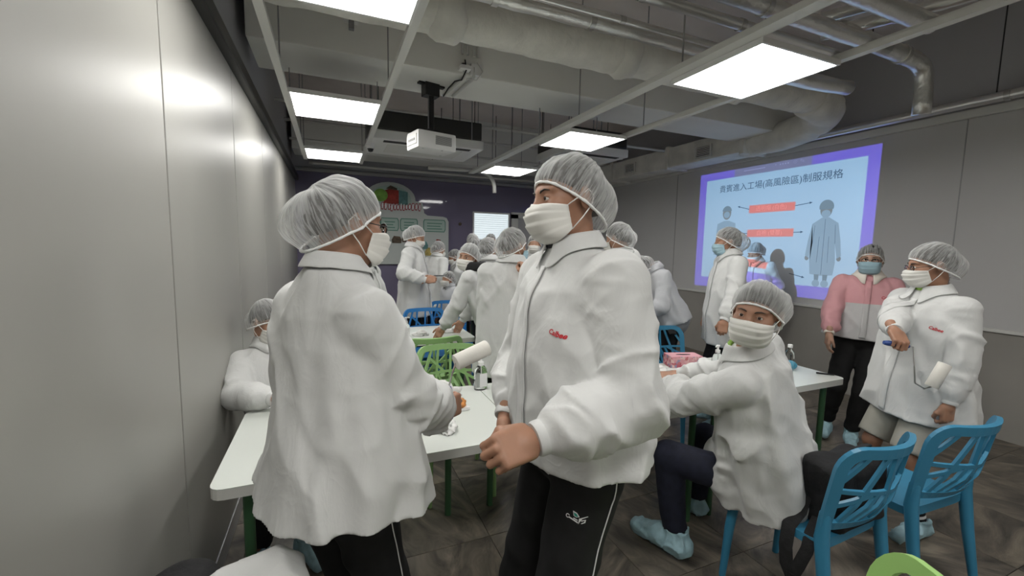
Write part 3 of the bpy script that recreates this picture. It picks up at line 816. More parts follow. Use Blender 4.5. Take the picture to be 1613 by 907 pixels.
for x0, x1, z0, z1, m_ in ((1.2, 1.36, 1.60, 1.74, 'food_brown'), (1.02, 1.18, 1.58, 1.70, 'food_brown'), (1.62, 1.95, 1.36, 1.50, 'food_yellow'), (1.80, 1.92, 1.50, 1.66, 'food_red'), (1.5, 1.66, 1.48, 1.62, 'food_teal'), (.2, .5, 1.5, 1.7, 'food_red')):
    bpoly('picture', [(x0, z0), (x1, z0), (x1+.01, (z0+z1)/2), (x1-.02, z1), (x0+.03, z1+.01), (x0-.01, (z0+z1)/2)], MATS[m_], .032)
o = MB().lathe([(.03, 0), (.03, .012), (.02, .02)], (0, 0, 0), 16).build('wall_button', MATS['food_brown'], None, True); o.rotation_euler = (R(90), 0, 0); o.location = (2.30, YB-.001, 1.97); tag(o, 'small round sensor on the purple wall between board and window', 'sensor')
# ================================================================== PEOPLE
# head frame: x forward, y to the person's left, z up, origin between the ears
def head_sdf(p):
    y = np.abs(p[:, 1]); ps = np.stack([p[:, 0], y, p[:, 2]], 1)
    d = ell(p, (-.012, 0, .032), (.097, .075, .086))
    d = smin(d, ell(p, (.028, 0, -.03), (.062, .060, .085)), .03)
    d = smin(d, ell(p, (.046, 0, -.082), (.045, .043, .036)), .03)
    d = smin(d, ell(ps, (.058, .040, -.024), (.030, .026, .026)), .02)
    d = smin(d, rcone(ps, (.083, .004, .022), (.068, .046, .026), .011, .010), .012)
    d = np.maximum(d, -sph(ps, (.098, .032, .003), .020)) if False else -smin(-d, sph(ps, (.100, .031, .003), .0185), .010)
    d = smin(d, rcone(p, (.086, 0, .014), (.104, 0, -.026), .008, .0125), .010)
    d = smin(d, sph(ps, (.094, .012, -.030), .009), .006)
    d = smin(d, ell(p, (.080, 0, -.060), (.012, .022, .007)), .008)
    d = smin(d, ell(p, (.078, 0, -.071), (.013, .019, .007)), .006)
    # eyelids around the eyeballs
    e = sph(ps, (.0745, .031, .003), .0142)
    up = np.maximum(e, -(p[:, 2]-.0050-.25*(p[:, 0]-.088)))
    lo = np.maximum(e, (p[:, 2]+.0035))
    d = smin(d, np.minimum(up, lo), .004)
    # ears
    q = ps-np.array([-.012, .078, -.004]); c_, s_ = math.cos(.35), math.sin(.35)
    qr = np.stack([q[:, 0]*c_+q[:, 1]*s_, -q[:, 0]*s_+q[:, 1]*c_, q[:, 2]], 1)
    er = ell(qr, (0, 0, 0), (.020, .009, .032))
    er = np.maximum(er, -ell(qr, (.003, .010, .004), (.011, .007, .020)))
    d = smin(d, er, .006)
    return d


def hair_sdf(p):
    d = ell(p, (-.013, 0, .033), (.104, .081, .093))
    d = smin(d, ell(p, (-.06, 0, -.02), (.045, .066, .06)), .03)
    d = d+.0015*n3(p[:, 0]*90, p[:, 1]*90, p[:, 2]*30)
    return np.maximum(d, -(p[:, 2]-.012-.62*p[:, 0])-.002)


_T = {}


def head_parts():
    """shared meshes for hair, eyes, brows, mask, loops, nets (in the head frame)"""
    V, Q = nets(hair_sdf, (-.14, -.11, -.10), (.11, .11, .14), .006); _T['hair'] = (relax(V, Q, 1), Q)
    for s in (1, -1):
        m = MB(); m.lathe([(.0004, -.0124), (.007, -.0102), (.0115, -.005), (.0124, 0), (.0115, .005), (.007, .0102), (.0004, .0124)], n=14)
        ev = np.array(m.v)[:, [2, 0, 1]]+np.array([.0745, s*.031, .003]); _T['eye', s] = (ev, m.f)
        m = MB(); m.tube([(.0868, s*.031, .003), (.0880, s*.031, .003)], .0058, n=12)
        _T['iris', s] = (np.array(m.v), m.f)
        m = MB(); m.tube([(.0905, s*.013, .019), (.0915, s*.020, .0235), (.0880, s*.034, .0265), (.076, s*.048, .022)], [.0022, .0034, .0030, .0012], n=8, flat=(1, .8))
        _T['brow', s] = (np.array(m.v), m.f)
    # mask patch
    nu, nv = 33, 25
    us = np.linspace(-1, 1, nu); vs = np.linspace(0, 1, nv)
    cx = lambda v: np.interp(v, [0, .12, .3, .5, .7, .85, 1], [.070, .092, .113, .123, .125, .121, .106])
    cz = lambda v: np.interp(v, [0, .12, .3, .5, .7, .85, 1], [-.122, -.111, -.089, -.063, -.040, -.025, -.013])
    V = []
    for v in vs:
        for u in us:
            a = abs(u)
            xs = .030+.012*v; ys = .071+.004*v; zs = -.086+.064*v
            x = xs+(cx(v)-xs)*math.cos(math.pi/2*a**1.25)
            y = math.copysign(ys*math.sin(math.pi/2*a**.85)**.9, u)
            z = cz(v)+(zs-cz(v))*a**1.8
            f = (v*4) % 1.0
            o = .0065*(f-.5)*(1-a**4)
            V.append((x+o, y*(1+.02*(f-.5)), z))
    V = np.array(V)
    for _ in range(8):
        d = head_sdf(V); nrm = V-np.array([.0, 0, -.05]); nrm /= np.linalg.norm(nrm, axis=1)[:, None]
        V = V+np.clip(.0045-d, 0, .02)[:, None]*nrm*.7
    F = [(j*nu+i, j*nu+i+1, (j+1)*nu+i+1, (j+1)*nu+i) for j in range(nv-1) for i in range(nu-1)]
    _T['mask'] = (V, np.array(F))
    for s in (1, -1):
        i = nu-1 if s > 0 else 0
        t = V[(nv-1)*nu+i]; b = V[i]
        ear = [np.array([-.020, s*.086, .018]), np.array([-.036, s*.084, .0]), np.array([-.028, s*.083, -.024])]
        pts = [t, t*.5+ear[0]*.5+np.array([0, s*.004, 0]), ear[0], ear[1], ear[2], ear[2]*.5+b*.5+np.array([0, s*.006, 0]), b]
        m = MB(); m.tube(pts, .0017, n=6); _T['loop', s] = (np.array(m.v), m.f)
    # hair nets
    for style, bulge, puff, fz in (('plain', .012, .012, .062), ('bun', .020, .032, .062), ('tall', .02, .034, .062), ('flat', .004, .006, .058)):
        nr, na = 26, 96
        nrm = norm((-.60, 0, .80)); fw = np.array([.80, 0, .60])
        c = np.array([-.014, 0, fz-.084])
        seed = {'plain': 1, 'bun': 5, 'tall': 9, 'flat': 14}[style]
        V = []; UV = []
        for i in range(nr+1):
            th = math.pi/2*i/nr
            for k in range(na):
                ph = 2*math.pi*k/na
                cs, sn = math.cos(ph), math.sin(ph)
                rr = max(0.0, math.cos(th))**.72
                lift = math.sin(th)**.9
                ax = .117+puff*.6*math.sin(2*th); ay = .086+puff*math.sin(2*th)
                p = c+fw*(ax*rr*cs)+np.array([0, 1, 0])*(ay*rr*sn)+nrm*((.108+puff*.8)*lift)
                back = max(0, -cs)**1.1*rr**.6*(.35+.65*math.sin(min(1, th*1.5)*math.pi*.6))
                p = p+np.array([-.86, 0, -.12])*bulge*back*1.35
                V.append(p); UV.append((k/na*2, th/math.pi*2))
        V = np.array(V); UV = np.array(UV)
        for _ in range(6):
            d = np.minimum(hair_sdf(V), head_sdf(V)); o = V-np.array([-.015, 0, .01]); o /= np.linalg.norm(o, axis=1)[:, None]
            V = V+np.clip(.0045-d, 0, .02)[:, None]*o*.8
        o = V-c; o /= np.linalg.norm(o, axis=1)[:, None]
        ph = UV[:, 0]*math.pi; tt = UV[:, 1]
        amp = .0042*np.clip(1-tt, 0, 1)**.5*np.clip(tt*6, .15, 1)
        V = V+o*(amp*(n3(np.cos(ph)*9+seed, np.sin(ph)*9, tt*1.5)+.7*np.sin(ph*23+3*n3(np.cos(ph)*2+seed, np.sin(ph)*2, tt*2))))[:, None]
        V = V+o*(.005*np.clip(tt*3, 0, 1)*n3(V[:, 0]*24+seed, V[:, 1]*24, V[:, 2]*24))[:, None]
        F = [(i*na+k, i*na+(k+1) % na, (i+1)*na+(k+1) % na, (i+1)*na+k) for i in range(nr) for k in range(na)]
        _T['net', style] = (V, np.array(F), UV)
        m = MB(); m.tube([V[k] for k in range(0, na, 2)], [.0036+.0012*(k % 2) for k in range(0, na//2)], n=6, closed=True)
        _T['band', style] = (np.array(m.v), m.f)
    # spectacles
    m = MB()
    for s in (1, -1):
        m.tube([(.1005-.004*abs(math.cos(q)), s*.033+.0235*math.cos(q), -.004+.018*math.sin(q)) for q in np.linspace(0, 2*math.pi, 22)[:-1]], .0017, n=6, closed=True)
        m.tube([(.097, s*.056, .0), (.085, s*.072, .002), (.03, s*.080, .004), (-.02, s*.083, .006)], .0016, n=6)
    m.tube([(.101, .0095, 0), (.1035, 0, .003), (.101, -.0095, 0)], .0016, n=6)
    _T['specs'] = (np.array(m.v), m.f)
    for s in (1, -1):
        m = MB(); m.tube([(.0985, s*.033, -.004), (.0995, s*.033, -.004)], .0225, n=20, flat=(1, .8)); _T['lens', s] = (np.array(m.v), m.f)


_TM = {}


def tpart(key, name, m, parent, M, solid=0):
    """object sharing the head-frame mesh `key`, placed by matrix M under parent"""
    k = (key, m.name)
    if k not in _TM:
        d = _T[key]
        o = mk(name, d[0], d[1], m, None, True, None, d[2] if len(d) > 2 else None)
        _TM[k] = o.data
    else:
        o = bpy.data.objects.new(name, _TM[k]); COL.objects.link(o)
    o.parent = parent
    o.matrix_local = M
    if solid:
        md = o.modifiers.new('thickness', 'SOLIDIFY'); md.thickness = solid; md.offset = 1
    return o


def hand_sdf(p, curl, thumb, spread=0.0):
    """hand frame: x fingers, y thumb side, z back of the hand"""
    q = np.abs(p-np.array([.046, .002, 0]))-np.array([.034, .029, .004])
    d = np.linalg.norm(np.maximum(q, 0), axis=1)+np.minimum(q.max(1), 0)-.0105
    d = smin(d, rcone(p, (-.055, 0, 0), (.015, 0, 0), .027, .024), .018)
    d = smin(d, ell(p, (.032, .026, -.008), (.032, .018, .015)), .014)
    base = [(.087, .029, .002), (.092, .0095, .003), (.088, -.0105, .002), (.079, -.029, .0)]
    L = [.074, .081, .075, .060]; rad = [.0093, .0095, .0090, .0080]
    cu = curl if hasattr(curl[0], '__len__') else [curl]*4
    for k in range(4):
        a = np.array(base[k]); ang = 0; sp = (1.5-k)*spread
        for j, (fr, c_) in enumerate(zip((.46, .30, .24), cu[k])):
            ang += c_
            b = a+L[k]*fr*np.array([math.cos(ang)*math.cos(sp), math.sin(sp)*math.cos(ang), -math.sin(ang)])
            r0 = rad[k]*(1-.09*j); d = smin(d, rcone(p, a, b, r0, r0*.92), .004)
            a = b
    t = thumb
    d = smin(d, rcone(p, (.020, .026, -.006), t[0], .014, .0115), .012)
    d = smin(d, rcone(p, t[0], t[1], .0112, .0100), .005)
    d = smin(d, rcone(p, t[1], t[2], .0098, .0080), .004)
    return d


RELAX = dict(curl=(.35, .45, .25), thumb=((.050, .050, -.014), (.078, .050, -.026), (.100, .043, -.036)))
FIST = dict(curl=(1.25, 1.55, .8), thumb=((.052, .046, -.022), (.074, .030, -.040), (.080, .008, -.046)))
GRIP = dict(curl=(1.05, 1.35, .7), thumb=((.050, .050, -.020), (.076, .042, -.036), (.090, .022, -.044)))
PINCH = dict(curl=((.8, .9, .4), (.9, 1., .5), (1., 1.1, .5), (1.1, 1.2, .6)), thumb=((.050, .050, -.022), (.074, .046, -.040), (.094, .036, -.050)))
FLAT = dict(curl=(.15, .2, .1), thumb=((.050, .055, -.010), (.076, .066, -.014), (.098, .070, -.016)))


def grip(P, n_, fwd=.074, down=-.030):
    w, M, _ = P['hands'][n_]
    return w+M@np.array([fwd, .0, down])*P['k'], M[:, 1]


def ik(a, c, l1, l2, hint):
    """elbow/knee position between a and c; returns (mid, end)"""
    a = np.asarray(a, float); c = np.asarray(c, float); v = c-a; L = np.linalg.norm(v); u = v/L
    L2 = min(L, (l1+l2)*.995); c = a+u*L2
    x = (L2*L2+l1*l1-l2*l2)/(2*L2); h = math.sqrt(max(l1*l1-x*x, 0))
    w = np.asarray(hint, float); w = w-u*(w@u); w = norm(w)
    return a+u*x+w*h, c


def basis(x, z):
    x = norm(x); z = np.asarray(z, float); z = norm(z-x*(z@x)); return x, np.cross(z, x), z


def hdg(deg): return np.array([math.cos(R(deg)), math.sin(R(deg)), 0.])


SKINS = {}


def person(label, org, H, facing, coat, pelvis=None, lean=(0, 0, 0), head=None, look=None, pitch=0, roll=0, hscale=1.0, arms=None, feet=None,
           vox=.012, hvox=.006, net='plain', netm='net', mask='mask_white', hairm='hair', glasses=False, trousers='trousers_black',
           hem=.50, width=1.0, depth=1.0, skin='skin', collar=None, undershirt=None, fold=1.0, seed=0, seated=False,
           shoes=True, logo=False, shorts=False, eyes=False, shoulder=1.0, neck=None, skirt=None, flare=1.0, placket=True,
           legs=True, sockm=None, group=None, baseball=None, hemfn=None, drop=.086, cscale=1.0, slv=1.0, name='person', neckshift=(0, 0, 0), shoe_dir=None, cuffs=True):
    org = np.array([org[0], org[1], 0.]); F = hdg(facing); Lf = hdg(facing+90); Z = np.array([0, 0, 1.])
    k = H/1.75
    lean = np.asarray(lean, float)
    pel = org+Z*(.535*H) if pelvis is None else np.asarray(pelvis, float)
    nb = pel+Z*(.300*H)+lean if neck is None else np.asarray(neck, float)
    U = norm(nb-pel); F = norm(F-U*(F@U)); Lf = np.cross(U, F)
    if head is None: hc = nb+U*.02*k+Z*.085*k+F*.03*k
    else: hc = np.asarray(head, float)
    hx = hdg(facing if look is None else look)
    hz = Z.copy()
    hx = hx*math.cos(R(pitch))+Z*math.sin(R(pitch))
    hx, hy, hz = basis(hx, hz)
    if roll:
        c_, s_ = math.cos(R(roll)), math.sin(R(roll)); hy, hz = hy*c_+hz*s_, -hy*s_+hz*c_
    HM = np.stack([hx, hy, hz], 1)
    hs = k**.5*hscale
    def tohead(p): return ((p-hc)@HM)/hs
    sh = {}; el = {}; wr = {}
    sw = .172*k*shoulder
    for s, n_ in ((1, 'L'), (-1, 'R')):
        sh[n_] = nb-U*drop*k+Lf*s*sw-F*.005+np.asarray(neckshift)*0
    arms = arms or {}
    hands = {}
    for n_, s in (('L', 1), ('R', -1)):
        A = arms.get(n_, {})
        w = A.get('wrist'); ref = sh[n_]
        if w is None: w = ref-U*.50*k+F*.06+Lf*s*.07
        if 'shift' in A: sh[n_] = sh[n_]+np.asarray(A['shift'])
        e, w2 = ik(sh[n_], w, .29*k, .255*k, A.get('hint', -F*.8-Z*.3+Lf*s*.35))
        el[n_] = e; wr[n_] = w2
        fd = norm(w2-e) if 'dir' not in A else norm(A['dir'])
        back = A.get('back', Lf*s*.9+F*.3)
        x, y, z = basis(fd, back)
        if s > 0: y = -y
        hands[n_] = (w2, np.stack([x, y, z], 1), A.get('pose', RELAX))
    # ---- torso frame helpers
    hemz = hem*H
    bot = pel-U*(pel[2]-hemz) if not seated else pel-U*.06
    Lt = np.linalg.norm(nb-bot)
    ts = np.array([0, .25, .50, .68, .80, .90, .965, 1.0])
    ws = np.array([.238*flare, .226*flare**.5, .206, .195, .182*(.4+.6*shoulder), .136*(.2+.8*shoulder), .088, .070])*k*width
    ds = np.array([.170*flare, .160*flare**.5, .140, .132, .118, .094, .077, .068])*k*depth
    cz_, sz_ = seed*3.7, seed*1.3
    ax = U
    def torso(p):
        q = p-bot; s = q@ax; t = np.clip(s/Lt, 0, 1)
        a = q@Lf; b = q@F
        w = np.interp(t, ts, ws); d = np.interp(t, ts, ds)
        b = b-.012*np.sin(np.pi*t)
        e = 2.35
        rr = ((np.abs(a)/w)**e+(np.abs(b)/d)**e+1e-12)**(1/e)
        dd = (rr-1)*np.minimum(w, d)
        if fold:
            g = (1-t)
            ph = np.arctan2(b*1.4, a)
            dd = dd-fold*k*((.005+.016*g)*n3(np.cos(ph)*3.2+cz_, np.sin(ph)*3.2+sz_, s*1.6)
                          + (.010+.004*g)*crease(a*5+s*3+cz_, b*5+sz_, s*2.2-a*2.5)+.008*crease(a*6-s*4+sz_, b*6+cz_, s*2.6+a*2)
                          + .0025*ridge(a*13-s*6+sz_, b*13, s*9+cz_))
        hz_ = -s
        if fold: hz_ = -s+.004*fold*n3(a*6+cz_, b*6, sz_)
        if hemfn is not None: hz_ = hz_+hemfn(a, b)
        return np.maximum(np.maximum(dd, hz_), s-Lt)
    sl = {}
    def sleeve(p, n_):
        S_, E_, W_ = sh[n_], el[n_], wr[n_]
        dirA = norm(E_-S_); dirB = norm(W_-E_)
        Wc = W_-dirB*.012*k
        da, ta = rprof(p, S_-dirA*.0, E_, [0, .5, 1], np.array([.074, .068, .066])*k*width**.5*slv)
        db, tb = rprof(p, E_, Wc, [0, .4, .72, .86, .93, 1], np.array([.066*slv, .067*slv, .060*slv, .050, .039, .037])*k*width**.3)
        if fold:
            sa = (p-S_)@dirA; sb = (p-E_)@dirB
            u = np.cross(dirA, U); u = norm(u+1e-3); v = np.cross(dirA, u); A_, B_ = (p-S_)@u, (p-S_)@v
            da = da-fold*k*(.018*crease(sa*7+A_*5+cz_, A_*4-sa*2, B_*4+sz_)*(.35+.65*ta)+.011*crease(sa*13-B_*8+sz_, A_*6, B_*6)*(.3+.7*ta)+.0025*ridge(sa*24+B_*9, A_*10+cz_, B_*10))
            u2 = norm(np.cross(dirB, U+F*.31)); v2 = np.cross(dirB, u2); A2, B2 = (p-E_)@u2, (p-E_)@v2
            cf = np.clip((.93-tb)*10, 0, 1)
            db = db-fold*k*cf*(.020*crease(sb*9+B2*6+sz_, A2*4+cz_, B2*4)*(.6+.4*tb)+.013*crease(sb*16-A2*8+cz_, A2*6, B2*6+sz_)*(.3+.7*tb)+.003*ridge(sb*30+A2*6, A2*12, B2*12+cz_))
        cut = (p-Wc)@dirB
        db = np.maximum(db, cut-.0)
        return smin(da, db, .02*k)
    hip = {}; kn = {}; an = {}
    feet = feet or {}
    for n_, s in (('L', 1), ('R', -1)):
        hip[n_] = pel+Lf*s*.088*k-Z*.03*k
        A = feet.get(n_, {})
        f_ = A.get('ankle')
        if f_ is None: f_ = np.array([pel[0], pel[1], 0])+Lf*s*.10*k+Z*.085*k
        kn[n_], an[n_] = ik(hip[n_], f_, .245*H, .235*H, A.get('hint', F))
    def shoulders(p):
        d = rcone(p, nb-U*.03*k, sh['L']-U*.010*k, .052*k, .060*k)
        return smin(d, rcone(p, nb-U*.03*k, sh['R']-U*.010*k, .052*k, .060*k), .02)
    sk = skirt or []
    def coat_fn(p):
        d = smin(torso(p), shoulders(p), .05*k)
        for (a, b, ra, rb) in sk:
            dd = rcone(p, a, b, ra, rb)
            if fold: dd = dd-.006*fold*ridge(p[:, 0]*9+cz_, p[:, 1]*9, p[:, 2]*12)-.004*ridge(p[:, 0]*19, p[:, 1]*19+sz_, p[:, 2]*21)
            d = smin(d, dd, .05)
        for n_ in ('L', 'R'):
            far = np.clip(np.linalg.norm(p-sh[n_], axis=1)/(.20*k), 0, 1)
            d = smin(d, sleeve(p, n_), (.024-.021*far)*k)
        return d
    # ---- body (one mesh, the top-level object)
    trr = [.092*k, .066*k, .058*k]
    def body_fn(p):
        d = head_sdf(tohead(p))*hs
        ncp = hc+HM@np.array([-.022, 0, -.075])*hs
        d = smin(d, rcone(p, ncp, nb-U*.03*k, .050*k, .056*k), .03)
        return d
    lo = np.minimum(hc-.17*k, nb-.10*k); hi = np.maximum(hc+.17*k, nb+.1*k)
    lo[2] = nb[2]-.11*k
    V, Q = nets(body_fn, lo, hi, hvox, .012)
    Vs = [V]; Qs = [Q]; n0 = len(V)
    core = [(pel, nb-U*.12*k, .07*k, .07*k)]
    for n_ in ('L', 'R'):
        core += [(nb-U*.1*k, sh[n_], .04*k, .045*k), (sh[n_], el[n_], .040*k, .034*k), (el[n_], wr[n_], .033*k, .024*k)]
        if legs:
            core += [(hip[n_], kn[n_], .07*k, .046*k), (kn[n_], an[n_], .044*k, .032*k)]
    core.append((nb-U*.13*k, nb, .05*k, .05*k))
    def core_fn(p):
        d = None
        for a, b, ra, rb in core:
            c = rcone(p, a, b, ra, rb); d = c if d is None else smin(d, c, .03)
        return d
    P_ = np.array([c[0] for c in core]+[c[1] for c in core])
    V, Q = nets(core_fn, P_.min(0)-.1, P_.max(0)+.1, .016 if not shorts else .011)
    Vs.append(relax(V, Q, 1)); Qs.append(Q+n0); n0 += len(V)
    for n_ in ('L', 'R'):
        w, M, po = hands[n_]
        if po is None: continue
        hk = k*1.0
        V, Q = nets(lambda p: hand_sdf(p, po['curl'], po['thumb'], po.get('spread', 0)), (-.08, -.07, -.11), (.21, .11, .04), max(.0034, hvox*.8), .008)
        V = relax(V, Q, 1, .4)
        V = w+(V*hk)@M.T
        if n_ == 'L': Q = Q[:, ::-1]
        Vs.append(V); Qs.append(Q+n0); n0 += len(V)
    body = mk(name, np.concatenate(Vs), np.concatenate(Qs), MATS[skin], None, True, org)
    body.location = org
    tag(body, label, 'person', group)
    # ---- coat
    pts = np.array([bot, nb, sh['L'], sh['R'], el['L'], el['R'], wr['L'], wr['R']]+[a for a, *_ in sk]+[b for _, b, *_ in sk])
    cb = bot-Lf*.30*k*width*flare; cc = bot+Lf*.30*k*width*flare; cd = bot+F*.25*k*flare; ce = bot-F*.25*k*flare
    pts = np.concatenate([pts, [cb, cc, cd, ce]])
    V, Q = nets(coat_fn, pts.min(0)-.13, pts.max(0)+.13, vox, .03)
    V = relax(V, Q, 1, .5)
    co = mk('coat', V, Q, MATS[coat], body, True, org)
    if 'pink' in coat:
        a_ = co.data.attributes.new('sleeve', 'FLOAT', 'POINT')
        dS = np.minimum(sleeve(V, 'L'), sleeve(V, 'R'))
        a_.data.foreach_set('value', (dS < torso(V)-.004).astype(np.float32))
    def onto(P, d0, off=.003, fn=coat_fn, far=.6, it=70):
        """march points along direction d0 onto the cloth"""
        P = np.array(P, float); t = np.zeros(len(P)); d0 = norm(d0)
        for _ in range(it):
            d = fn(P+t[:, None]*d0)
            t = t+np.where(np.abs(d) > 4e-4, np.clip(d*.6, -.05, .05), 0)
        return P+(t-off)[:, None]*d0
    # collar
    if collar is None: collar = coat
    if collar:
        rows = []
        na = 41; gap = R(14)
        for i in range(na):
            ph = -math.pi+gap+(2*math.pi-2*gap)*i/(na-1)   # measured from behind
            dv = -F*math.cos(ph)+Lf*math.sin(ph)
            fr = abs(ph)/math.pi
            pt = .050*math.exp(-((fr-.90)/.13)**2)
            rF = (.066 if math.cos(ph) < 0 else .064)*k*(.45+.55*cscale)
            rn = 1/math.sqrt((math.cos(ph)/rF)**2+(math.sin(ph)/(.071*k*(.45+.55*cscale)))**2)
            zt = (.050-.030*fr**2)*k
            fc = nb+F*.010*fr
            rows.append([fc+dv*(rn+.002)-U*.035*k, fc+dv*rn+U*zt, fc+dv*(rn+.007*k)+U*(zt+.003), fc+dv*(rn+.020*k*cscale)+U*(zt-.018*k-pt*.15),
                         fc+dv*(rn+(.030+pt*.08)*k*cscale)+U*(zt-(.038+pt*.45)*k*cscale), fc+dv*(rn+(.038+pt*.22)*k*cscale)+U*(zt-(.056+pt*.95)*k*cscale)])
        V = np.array(rows).reshape(-1, 3)
        for _ in range(10):
            d = coat_fn(V); idx = np.arange(len(V)) % 6
            o = V-nb; o = o-np.outer(o@U, U)*.6; o = o/np.linalg.norm(o, axis=1)[:, None]
            o = o+U*.7; o /= np.linalg.norm(o, axis=1)[:, None]
            V = V+(np.clip(.006-d, 0, .02)*(idx >= 3))[:, None]*o*.7
        F_ = [(i*6+j, (i+1)*6+j, (i+1)*6+j+1, i*6+j+1) for i in range(na-1) for j in range(5)]
        c_ = mk('collar', V, np.array(F_), MATS[collar], co, True, org)
        md = c_.modifiers.new('thickness', 'SOLIDIFY'); md.thickness = .0035; md.offset = 1
        if vox < .01:
            md = c_.modifiers.new('smooth', 'SUBSURF'); md.levels = 1; md.render_levels = 1
    if undershirt:
        m = MB()
        m.tube([nb+U*.012*k+F*.012+(F*math.cos(q)*.062+Lf*math.sin(q)*.066)*k for q in np.linspace(0, 2*math.pi, 25)[:-1]], .010*k, n=8, closed=True, flat=(1, 1.5))
        m.build('undershirt_collar', MATS[undershirt], body, True, org)
    if placket and vox < .014:
        ss = np.linspace(.02, Lt-.05*k, 44); rows = []
        P = np.array([bot+U*s+Lf*a+F*.5 for s in ss for a in (-.020, -.007, .007, .020)])
        d0 = -F
        V = onto(P, d0, .0035)
        Fq = [(i*4+j, i*4+j+1, (i+1)*4+j+1, (i+1)*4+j) for i in range(43) for j in range(3)]
        ok = all(np.linalg.norm(V[i]-V[i+4]) < .12 for i in range(len(V)-4))
        if placket != 'front' or ok or True:
            pk = mk('placket', V, np.array(Fq), MATS[coat], co, True, org)
            md = pk.modifiers.new('thickness', 'SOLIDIFY'); md.thickness = .003; md.offset = 1
    if cuffs:
        for n_ in ('L', 'R'):
            dirB = norm(wr[n_]-el[n_]); Wc = wr[n_]-dirB*.012*k
            m = MB(); m.tube([Wc-dirB*.020, Wc-dirB*.012, Wc, Wc+dirB*.006], [.0385*k, .0395*k, .0392*k, .036*k], n=22)
            m.build('cuff', MATS[cuffs if isinstance(cuffs, str) else coat], co, True, org)
    # ---- trousers
    if legs:
        hemt = .42 if shorts else .93
        def tr_fn(p):
            d = rcone(p, pel+Lf*.05*k, pel-Lf*.05*k, .115*k, .115*k)
            for n_ in ('L', 'R'):
                a, b, c = hip[n_], kn[n_], an[n_]
                dk = norm(c-b); ke = b+(c-b)*hemt
                if shorts:
                    ke = a+(b-a)*.93; dk = norm(b-a)
                    e = rcone(p, a, b, .100*k, .088*k)
                    e = np.maximum(e, (p-ke)@dk)
                else:
                    e1 = rcone(p, a, b, .094*k, .072*k)
                    e2, t2 = rprof(p, b, c, [0, .3, 1], np.array([.072, .070, .058])*k)
                    s2 = (p-b)@dk
                    e2 = e2-.006*ridge(s2*14+p[:, 0]*5+cz_, p[:, 0]*9, p[:, 1]*9)*(.3+.7*t2)
                    e1 = e1-.005*ridge((p-a)@norm(b-a)*9+cz_, p[:, 0]*10, p[:, 1]*10)
                    e2 = np.maximum(e2, (p-ke)@dk)
                    e = smin(e1, e2, .02)
                d = smin(d, e, .015)
            return d
        P_ = np.array([pel, *hip.values(), *kn.values(), *an.values()])
        tv = max(vox*1.15, .008)
        V, Q = nets(tr_fn, P_.min(0)-.15, P_.max(0)+.15, tv, .02)
        V = relax(V, Q, 1)
        trs = mk('shorts' if shorts else 'trousers', V, Q, MATS[trousers], body, True, org)
    else:
        tr_fn = None; trs = None
    # ---- shoes with disposable covers
    if shoes and legs:
        for n_, s in (('L', 1), ('R', -1)):
            A = feet.get(n_, {}); a = an[n_]
            fd = A.get('toe'); fd = norm(F*1.0+Lf*s*.2-Z*((F+Lf*s*.2)[2])) if fd is None else norm(fd)
            dn = A.get('down', -Z)
            fx, fy, fz = basis(fd, -np.asarray(dn, float)); fs = A.get('fs', 1.06)
            FM = np.stack([fx, fy, fz], 1)
            def ft(p, a=a, FM=FM, fs=fs):
                q = ((p-a)@FM)/(k*fs)
                d = rcone(q, (-.035, 0, -.040), (.06, 0, -.038), .040, .042)
                d = smin(d, rcone(q, (.05, 0, -.040), (.165, 0, -.055), .044, .030), .02)
                d = smin(d, rcone(q, (-.01, 0, -.03), (-.005, 0, .02), .043, .043), .02)
                d = np.maximum(d, -(q[:, 2]+.082))
                d = np.maximum(d, q[:, 2]-.018-.0*q[:, 0])
                d = np.maximum(d, -rcone(q, (-.005, 0, .0), (-.005, 0, .08), .037, .037))
                d = d-.008*crease(q[:, 0]*15+cz_, q[:, 1]*15, q[:, 2]*15+s)-.005*crease(q[:, 0]*34+s, q[:, 1]*26, q[:, 2]*26)-.003*np.sin(q[:, 0]*120)*np.clip((q[:, 2]+.01)*40, 0, 1)
                return d*k*fs
            V, Q = nets(ft, a-.28*k*fs, a+.28*k*fs, max(vox*.7, .005), .012)
            sc_ = mk('shoe_cover', relax(V, Q, 1), Q, MATS[A.get('mat', 'shoe_cover')], body, True, org)
            # the dark shoe inside
            m = MB(); 
            sp = [a+FM@(np.array(q)*k) for q in ((-.045, 0, -.055), (.0, 0, -.052), (.06, 0, -.056), (.12, 0, -.062), (.150, 0, -.065))]
            m.tube(sp, [.018*k, .034*k, .034*k, .026*k, .012*k], n=10)
            m.build('shoe', MATS['trousers_black'], body, True, org)
            if sockm:
                m = MB(); dk = norm(kn[n_]-a)
                for i in range(5):
                    m = MB(); m.tube([a+dk*(.004+.017*i), a+dk*(.0195+.017*i)], (.036+.0008*i)*k, n=14)
                    m.build('sock_band', MATS['trousers_black' if i % 2 else sockm], body, True, org)
    # ---- head parts
    M4 = Matrix.Identity(4)
    for i in range(3):
        for j in range(3): M4[i][j] = HM[i, j]*hs
        M4[i][3] = (hc-org)[i]
    tpart('hair', 'hair', MATS[hairm], body, M4)
    if eyes:
        for s in (1, -1):
            e_ = tpart(('eye', s), 'eye', MATS['eye_white'], body, M4)
            tpart(('iris', s), 'iris', MATS['iris'], e_, Matrix.Identity(4))
            tpart(('brow', s), 'eyebrow', MATS['hair'], body, M4)
    hn = tpart(('net', net), 'hairnet', MATS[netm], body, M4)
    tpart(('band', net), 'elastic_band', MATS['net_band'], hn, Matrix.Identity(4))
    if mask:
        mo = tpart('mask', 'face_mask', MATS[mask], body, M4, .0012)
        for s in (1, -1): tpart(('loop', s), 'ear_loop', MATS['mask_loop'], mo, Matrix.Identity(4))
